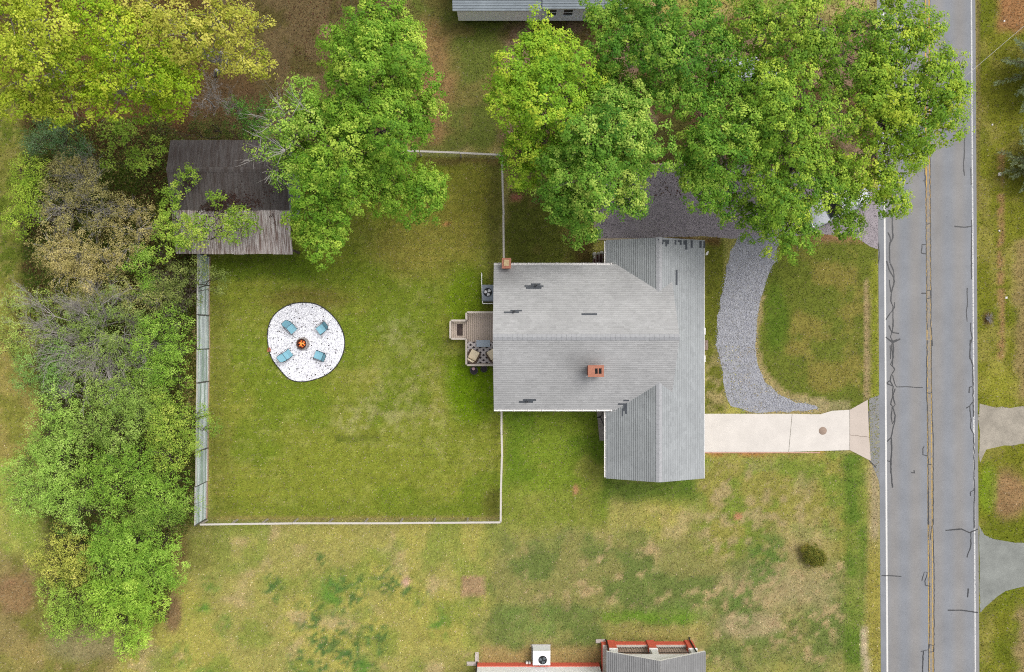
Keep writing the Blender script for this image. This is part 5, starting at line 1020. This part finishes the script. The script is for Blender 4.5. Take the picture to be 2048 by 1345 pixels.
shrub('wide golden brown bush in the middle of the thicket', (150, 520), [(110, 500, 46, 2.8), (165, 510, 46, 3), (215, 520, 40, 2.8), (130, 550, 40, 2.6), (190, 555, 40, 2.6)], GB, 66, fill=.9, twigs=1.6, bark=bark_p)
shrub('slender tree with small yellow leaves spilling onto the barn roof', (345, 480), [(345, 440, 40, 5), (330, 480, 40, 4.4), (400, 445, 32, 5), (450, 435, 30, 5.2), (485, 430, 22, 5.2), (350, 395, 28, 5), (375, 350, 18, 5), (420, 475, 28, 5), (462, 468, 26, 5), (385, 490, 28, 4.6), (505, 452, 18, 5), (430, 400, 16, 5)], YL, 67, fill=.6, leaf=.12, aspect=.6, twigs=1.2, name='sapling')
shrub('fresh green shrub below the barn corner', (300, 560), [(285, 530, 36, 3), (300, 575, 32, 2.8)], VG, 68)
shrub('grey olive shrub reaching over the board fence top', (370, 570), [(345, 540, 38, 3.2), (370, 580, 38, 3.4), (410, 540, 26, 3.2), (455, 545, 26, 3.4), (440, 580, 14, 3), (330, 600, 34, 3)], ((104, 118, 56), (140, 146, 80), (74, 88, 40)), 69, fill=.6, twigs=1.5)
shrub('pale yellow green shrub beside the bare tree', (50, 650), [(30, 620, 34, 2.4), (50, 660, 42, 2.8), (25, 700, 34, 2.4), (75, 600, 30, 2.4)], ((144, 164, 76), (174, 184, 100), (110, 130, 56)), 70, fill=.8)
shrub('vivid green shrub against the board fence below the barn', (340, 690), [(335, 640, 44, 3), (355, 690, 40, 3.2), (310, 690, 44, 3.2), (350, 740, 42, 3.4), (300, 740, 36, 3)], VG, 71)
shrub('pale green shrub under the bare tree limbs', (110, 740), [(80, 730, 38, 2.6), (115, 760, 40, 2.8), (130, 710, 34, 2.6), (60, 770, 26, 2.2)], ((118, 152, 74), (150, 178, 100), (88, 122, 54)), 72, fill=.85)
shrub('tall feathery green bush on the western side of the hedgerow', (150, 850), [(130, 820, 46, 3.2), (105, 870, 48, 3), (150, 880, 46, 3.4), (75, 920, 42, 2.6), (120, 930, 46, 3)], PG, 73)
shrub('grey green bush in the middle of the hedgerow', (240, 820), [(220, 790, 46, 3.6), (265, 800, 46, 3.8), (200, 850, 46, 3.6), (250, 860, 48, 4), (300, 790, 40, 3.4)], ((124, 150, 64), (158, 178, 94), (88, 114, 46)), 74)
shrub('yellowish bush leaning on the board fence', (350, 860), [(330, 800, 42, 3.4), (365, 840, 38, 3.6), (330, 860, 44, 3.8), (380, 890, 32, 3.4), (345, 910, 42, 3.6), (425, 855, 20, 3.2), (405, 830, 18, 3)], ((126, 152, 54), (168, 178, 78), (88, 118, 40)), 75)
shrub('thick fresh green bush midway along the hedgerow', (260, 950), [(230, 920, 46, 3.6), (280, 930, 46, 3.8), (240, 980, 48, 3.6), (300, 985, 44, 3.6), (340, 970, 42, 3.4), (190, 960, 44, 3.4)], VG, 76)
shrub('pale lacy bush on the outer western edge of the hedgerow', (120, 1000), [(90, 970, 44, 2.8), (130, 990, 46, 3), (60, 1000, 38, 2.4), (165, 1020, 44, 3.2), (40, 960, 36, 2.2)], PG, 77)
shrub('olive shrub at the corner of board fence and wire fence', (350, 1030), [(345, 1020, 36, 3), (310, 1035, 38, 3.2), (370, 1005, 28, 3), (280, 1030, 36, 3.2)], ((110, 140, 50), (148, 170, 78), (76, 108, 36)), 78)
shrub('yellow flowering shrub on the outer side of the hedgerow end', (130, 1110), [(115, 1080, 38, 2.6), (150, 1095, 36, 2.8), (125, 1130, 40, 2.8), (160, 1135, 32, 2.6), (85, 1120, 26, 2.2)], ((148, 154, 66), (188, 184, 92), (112, 124, 50)), 79, leaf=.085, aspect=.7, long_dir=.2)
shrub('vivid green bush with upright shoots toward the hedgerow end', (270, 1110), [(230, 1070, 46, 3.2), (280, 1080, 46, 3.4), (250, 1130, 50, 3.6), (310, 1130, 46, 3.4), (345, 1155, 30, 3), (210, 1110, 40, 3), (330, 1090, 34, 3)], VG, 80, leaf=.13, aspect=.34)
shrub('soft lime bush facing the brown field', (130, 1220), [(110, 1190, 40, 2.4), (150, 1210, 44, 2.8), (130, 1245, 38, 2.4), (185, 1240, 36, 2.6)], ((132, 160, 60), (164, 186, 84), (98, 128, 44)), 81)
shrub('bright bush with long willowy shoots at the very end of the hedgerow', (260, 1220), [(230, 1180, 46, 3.2), (280, 1190, 46, 3.2), (310, 1210, 36, 2.8), (240, 1230, 40, 2.8), (275, 1270, 32, 2.4), (255, 1285, 22, 2)], ((132, 164, 54), (174, 196, 86), (94, 128, 42)), 82, leaf=.17, aspect=.26)
shrub('dark understory shrub behind the barn', (440, 265), [(330, 265, 30, 2.2), (380, 262, 34, 2.4), (430, 262, 32, 2.2), (470, 265, 26, 2.2)], ((76, 88, 34), (104, 112, 48), (54, 66, 28)), 83, fill=.55, twigs=1.6)
shrub('deep green shrub between the barn and the sparse maple', (500, 250), [(490, 240, 34, 2.6), (515, 265, 30, 2.6), (525, 225, 22, 2.4)], ((66, 108, 36), (98, 140, 52), (46, 82, 30)), 84)
shrub('muted green shrub growing through the limbs of the bare tree', (200, 690), [(170, 630, 44, 2.2), (225, 615, 40, 2.2), (195, 690, 46, 2.2), (255, 680, 42, 2.4), (165, 745, 42, 2.4), (235, 750, 42, 2.6), (110, 670, 40, 2.0), (280, 630, 34, 2.4)], ((118, 140, 66), (150, 164, 94), (88, 110, 48)), 85, fill=.8, twigs=1.6, bark=bark_p)
shrub('tan and green brush between the golden bush and the bare tree', (250, 590), [(230, 570, 38, 2.4), (275, 590, 38, 2.6), (180, 590, 36, 2.2), (320, 590, 34, 2.8), (130, 600, 34, 2.2)], ((138, 142, 78), (168, 164, 104), (104, 112, 56)), 86, fill=.75, twigs=2.0, bark=bark_p)
# round clipped shrub on the front lawn
tree('boxwood_shrub', 'round clipped olive shrub alone on the front lawn', 'shrub', (1628, 1112), [(1627, 1112, 20, .45), (1620, 1106, 16, .5), (1635, 1118, 16, .5)], ((96, 100, 36), (126, 116, 46), (66, 80, 28)), 91, leaf=.06, aspect=.6, bough=.2, clump=.12, per=14, trunk_r=.04, bark=bark_d, twigs=.2, flat=.6, fill=2.0)
# bare grey tree
def bare_tree(name, label, base, tips, seed, bark, r0=.17, kids=(8, 7, 5, 3)):
    rr = random.Random(seed); b0 = Vector(P(*base)); o = empty(name, b0, label, 'tree'); mb = MB(); tw = MB(); top = Vector((.15, 0, 1.7)); limb(mb, (0, 0, -.1), top, r0, r0 * .8, 0, 8, 4, .04, rr)
    r0 *= .62
    def grow(a, d, L, r, lev):
        d = d.normalized(); e = a + d * L; pts = limb(mb if lev < 2 else tw, a, e, r, r * .5, .02, 6 if lev == 0 else 4 if lev < 3 else 3, 5 if lev < 2 else 3, .06, rr)
        if lev >= 4: return
        for k in range(kids[lev]):
            p = pts[rr.randint(1, len(pts) - 1)]; nd = d + Vector((rr.uniform(-1, 1), rr.uniform(-1, 1), rr.uniform(-.35, .65))) * .85; grow(p, nd, L * rr.uniform(.35, .62), max(r * .42, .0055), lev + 1)
    for px, py, z in tips:
        t = Vector(P(px, py, z)) - b0; grow(top + Vector((rr.uniform(-.1, .1), rr.uniform(-.1, .1), -rr.uniform(0, .3))), t - top, (t - top).length * .8, r0 * .55, 0)
    mb.build('trunk', bark, o); tag(tw.build('twigs', bark, o), kind='stuff')
bare_tree('bare_tree', 'leafless grey tree sprawling over the thicket', (235, 675), [(70, 660, 3.6), (100, 720, 3.8), (150, 610, 4), (200, 590, 4), (210, 770, 3.8), (160, 790, 3.6), (260, 790, 3.4), (60, 620, 3.4), (120, 780, 3.4), (310, 720, 3)], 101, mat('bark_silver', lin(186, 179, 172), .95, .2, 6, .3))
bare_tree('bare_shrub', 'tangled pale leafless shrub rising through the brown twiggy bush', (165, 415), [(100, 370, 3.8), (200, 350, 3.8), (225, 440, 3.6), (120, 465, 3.6), (165, 330, 3.8), (70, 420, 3.4)], 104, bark_p, .09, (7, 6, 4, 2))
bare_tree('bare_shrub', 'grey leafless shrub tangled beside the board fence', (315, 615), [(280, 590, 3.4), (345, 640, 3.4), (375, 600, 3.4), (265, 640, 3.2), (320, 560, 3.6), (380, 555, 3.4)], 105, bark_g, .07, (7, 5, 4, 2))
bare_tree('bare_sapling', 'leafless brown sapling in the gap behind the barn', (430, 215), [(425, 170, 4), (445, 195, 4), (400, 225, 3.4), (470, 210, 3.6)], 102, bark_p, .06, (7, 5, 4, 2))
bare_tree('bare_bush', 'leafless twiggy bush where the hedgerow meets the fence corner', (330, 1075), [(310, 1068, 1.9), (345, 1068, 1.9), (330, 1085, 1.7)], 103, bark_d, .05, (7, 5, 4, 2))
# conifer on the east verge
def conifer(name, label, base, height, spread, cols, seed):
    r = np.random.default_rng(seed); rr = random.Random(seed); b0 = Vector(P(*base)); o = empty(name, b0, label, 'tree', 0, 'conifers on the east verge'); mb = MB().tube([(0, 0, -.1), (.05, 0, height * .5), (0, .05, height)], [.18, .12, .02], 8)
    pos, nr, dr, cl = [], [], [], []
    for lev in range(11):
        z = height * (.12 + .82 * lev / 10); R = spread * (1 - lev / 11.5)
        for k in range(9):
            a = k * .698 + lev * .9 + rr.uniform(-.2, .2); L = R * rr.uniform(.75, 1.1); d = Vector((math.cos(a), math.sin(a), .10)); tip = Vector((0, 0, z)) + d * L + Vector((0, 0, -.10 * L)); limb(mb, (0, 0, z), tip, .035, .008, .05, 4, 4, .02, rr)
            nt = int(L * 13)
            for j in range(nt):
                t = rr.uniform(.15, 1.02); p = Vector((0, 0, z)).lerp(tip, t); s = rr.choice((-1, 1)); sd_ = Vector((-d.y, d.x, 0)) * s; td = (d * .8 + sd_ * rr.uniform(.4, 1.0)).normalized(); tl = .42 * (1.15 - .6 * t) * rr.uniform(.6, 1.2)
                n_ = 16; tt = r.uniform(0, 1, n_); c_ = np.array(p)[None] + np.array(td)[None] * (tt * tl)[:, None] + r.normal(0, .025, (n_, 3)); pos.append(c_); nr.append(r.normal(0, .5, (n_, 3)) + np.array([0, 0, 1])); dr.append(np.array(td)[None] + r.normal(0, .55, (n_, 3))); cl.append(np.full(n_, rr.gauss(0, .6)))
    mb.build('trunk', bark_d, o); pos, nr, dr, cl = np.concatenate(pos), np.concatenate(nr), np.concatenate(dr), np.concatenate(cl); m = len(pos)
    C0, C1 = np.array(lin(*cols[0])), np.array(lin(*cols[1])); w = np.clip(.4 + .35 * cl + r.normal(0, .2, m), 0, 1)[:, None]
    me = leaf_mesh('crown', pos, nr, .12 * r.uniform(.7, 1.4, m), (C0 * (1 - w) + C1 * w) * np.exp(r.normal(0, .15, (m, 1))), .2, r, dirs=dr); link(bpy.data.objects.new('crown', me), o)
conifer('conifer_tree', 'grey green conifer overhanging the grass verge across the road', (2062, 150), 6.5, 3.3, ((146, 164, 120), (190, 204, 160)), 111)
conifer('conifer_tree', 'lower conifer sprays beside the brown leaf strip across the road', (2064, 330), 4.5, 2.9, ((146, 162, 116), (190, 202, 156)), 112)
# dry weed clump and litter on the verge
wd = empty('dry_weed', P(1975, 638), 'dry brown weed clump on the grass verge', 'weed'); wdm = MB()
for k in range(70):
    a = random.uniform(0, 6.28); l = random.uniform(.2, .5); wdm.tube([(random.uniform(-.1, .1), random.uniform(-.1, .1), 0), (l * .5 * math.cos(a), l * .6 * math.sin(a), .25), (l * .8 * math.cos(a), l * math.sin(a), .3)], [.008, .006, .003], 3, False)
tag(wdm.build('stems', bark_p, wd), kind='stuff')
lit = mat('litter_white', lin(240, 232, 226), .8, .05)
for i, (px, py, s, lb) in enumerate(((1999, 349, .13, 'square white litter scrap beside the lower conifer'), (1984, 250, .06, 'small white litter scrap on the verge between the conifers'), (1998, 462, .06, 'white litter scrap on the brown strip across the road'), (2012, 596, .08, 'white litter scrap on the verge above the dry weed'), (2008, 43, .06, 'white litter scrap near the top of the verge'))):
    tag(MB().prism([(-s, -s), (s, -s * .8), (s * .9, s), (-s * .8, s * .9)], 0, .05).build('litter', lit, loc=P(px, py)), lb, 'litter')
# roof litter on the barn, fallen leaves under the maples
def leaf_litter(name, n, box, zfun, cols, label, size=.09, mask=None):
    r = np.random.default_rng(77); x = r.uniform(box[0], box[1], n); y = r.uniform(box[2], box[3], n); k = mask(x, y) if mask else np.ones(n, bool); x, y = x[k], y[k]; m = len(x)
    C = np.array([lin(*c) for c in cols])[r.integers(0, len(cols), m)] * r.uniform(.7, 1.2, (m, 1)); me = leaf_mesh(name, np.stack([x, y, zfun(x, y) + r.uniform(.01, .03, m)], -1), np.array([[0, 0, 1.0]]) + r.normal(0, .25, (m, 3)), size * r.uniform(.6, 1.4, m), C, .7, r)
    tag(link(bpy.data.objects.new(name, me)), label, 'leaves', kind='stuff')
leaf_litter('roof_leaves', 7000, (-22.0, -15.6, 7.2, 10.2), lambda x, y: ZS + (ZR - ZS) * (y - SS) / (SRY - SS) + .075, ((92, 66, 60), (80, 58, 52), (104, 76, 66)), 'reddish brown dead leaves lying on the barn roof', mask=lambda x, y: (fbm(x * .9, y * 1.2, 3) + .35 * np.exp(-((y - 8.55 - .12 * (x + 19)) / .42) ** 2 - ((x + 18.8) / 2.2) ** 4) + rng.normal(0, .10, len(x))) > .74)
leaf_litter('leaf_litter', 26000, (-32, 26, 10.0, 24.5), lambda x, y: 0 * x, ((120, 92, 68), (98, 72, 52), (142, 112, 84), (84, 62, 46), (110, 62, 44)), 'brown fallen leaves under the trees', mask=lambda x, y: free_of(x * FPX / H + 1024, 672.5 - y * FPX / H, [DRIVE, LOOP] + HOUSES) & (fbm(x * .35, y * .35, 5) > .42) & ~((x > -6.6) & (x < -.3)))
leaf_litter('undergrowth', 52000, (-35, -21.8, -21, 16.2), lambda x, y: .75 * rng.random(len(x)) ** 1.5, ((120, 136, 56), (96, 116, 44), (140, 130, 70), (110, 98, 56), (84, 108, 40)), 'low weedy undergrowth filling the thicket', .13, mask=lambda x, y: in_poly(x * FPX / H + 1024, 672.5 - y * FPX / H, [(60, 240), (330, 235), (390, 300), (400, 520), (392, 1040), (350, 1100), (340, 1240), (120, 1250), (100, 1000), (80, 700), (50, 480)]))
# service cable over the road
A, B_ = Vector(P(1880, 195, 8.0)), Vector(P(2048, 52, 8.4)); d = (B_ - A)
pts = [A + d * t - Vector((0, 0, 1.2 * (1 - ((t - 2) / 4) ** 2))) + Vector((0, 0, 1.2)) for t in [-2 + 8 * i / 30 for i in range(31)]]
tag(MB().tube(pts, .010, 5).build('overhead_cable', mat('cable_grey', lin(214, 212, 208), .5)), 'thin pale overhead cable crossing above the road', 'cable')
print('leaves', NLEAF)
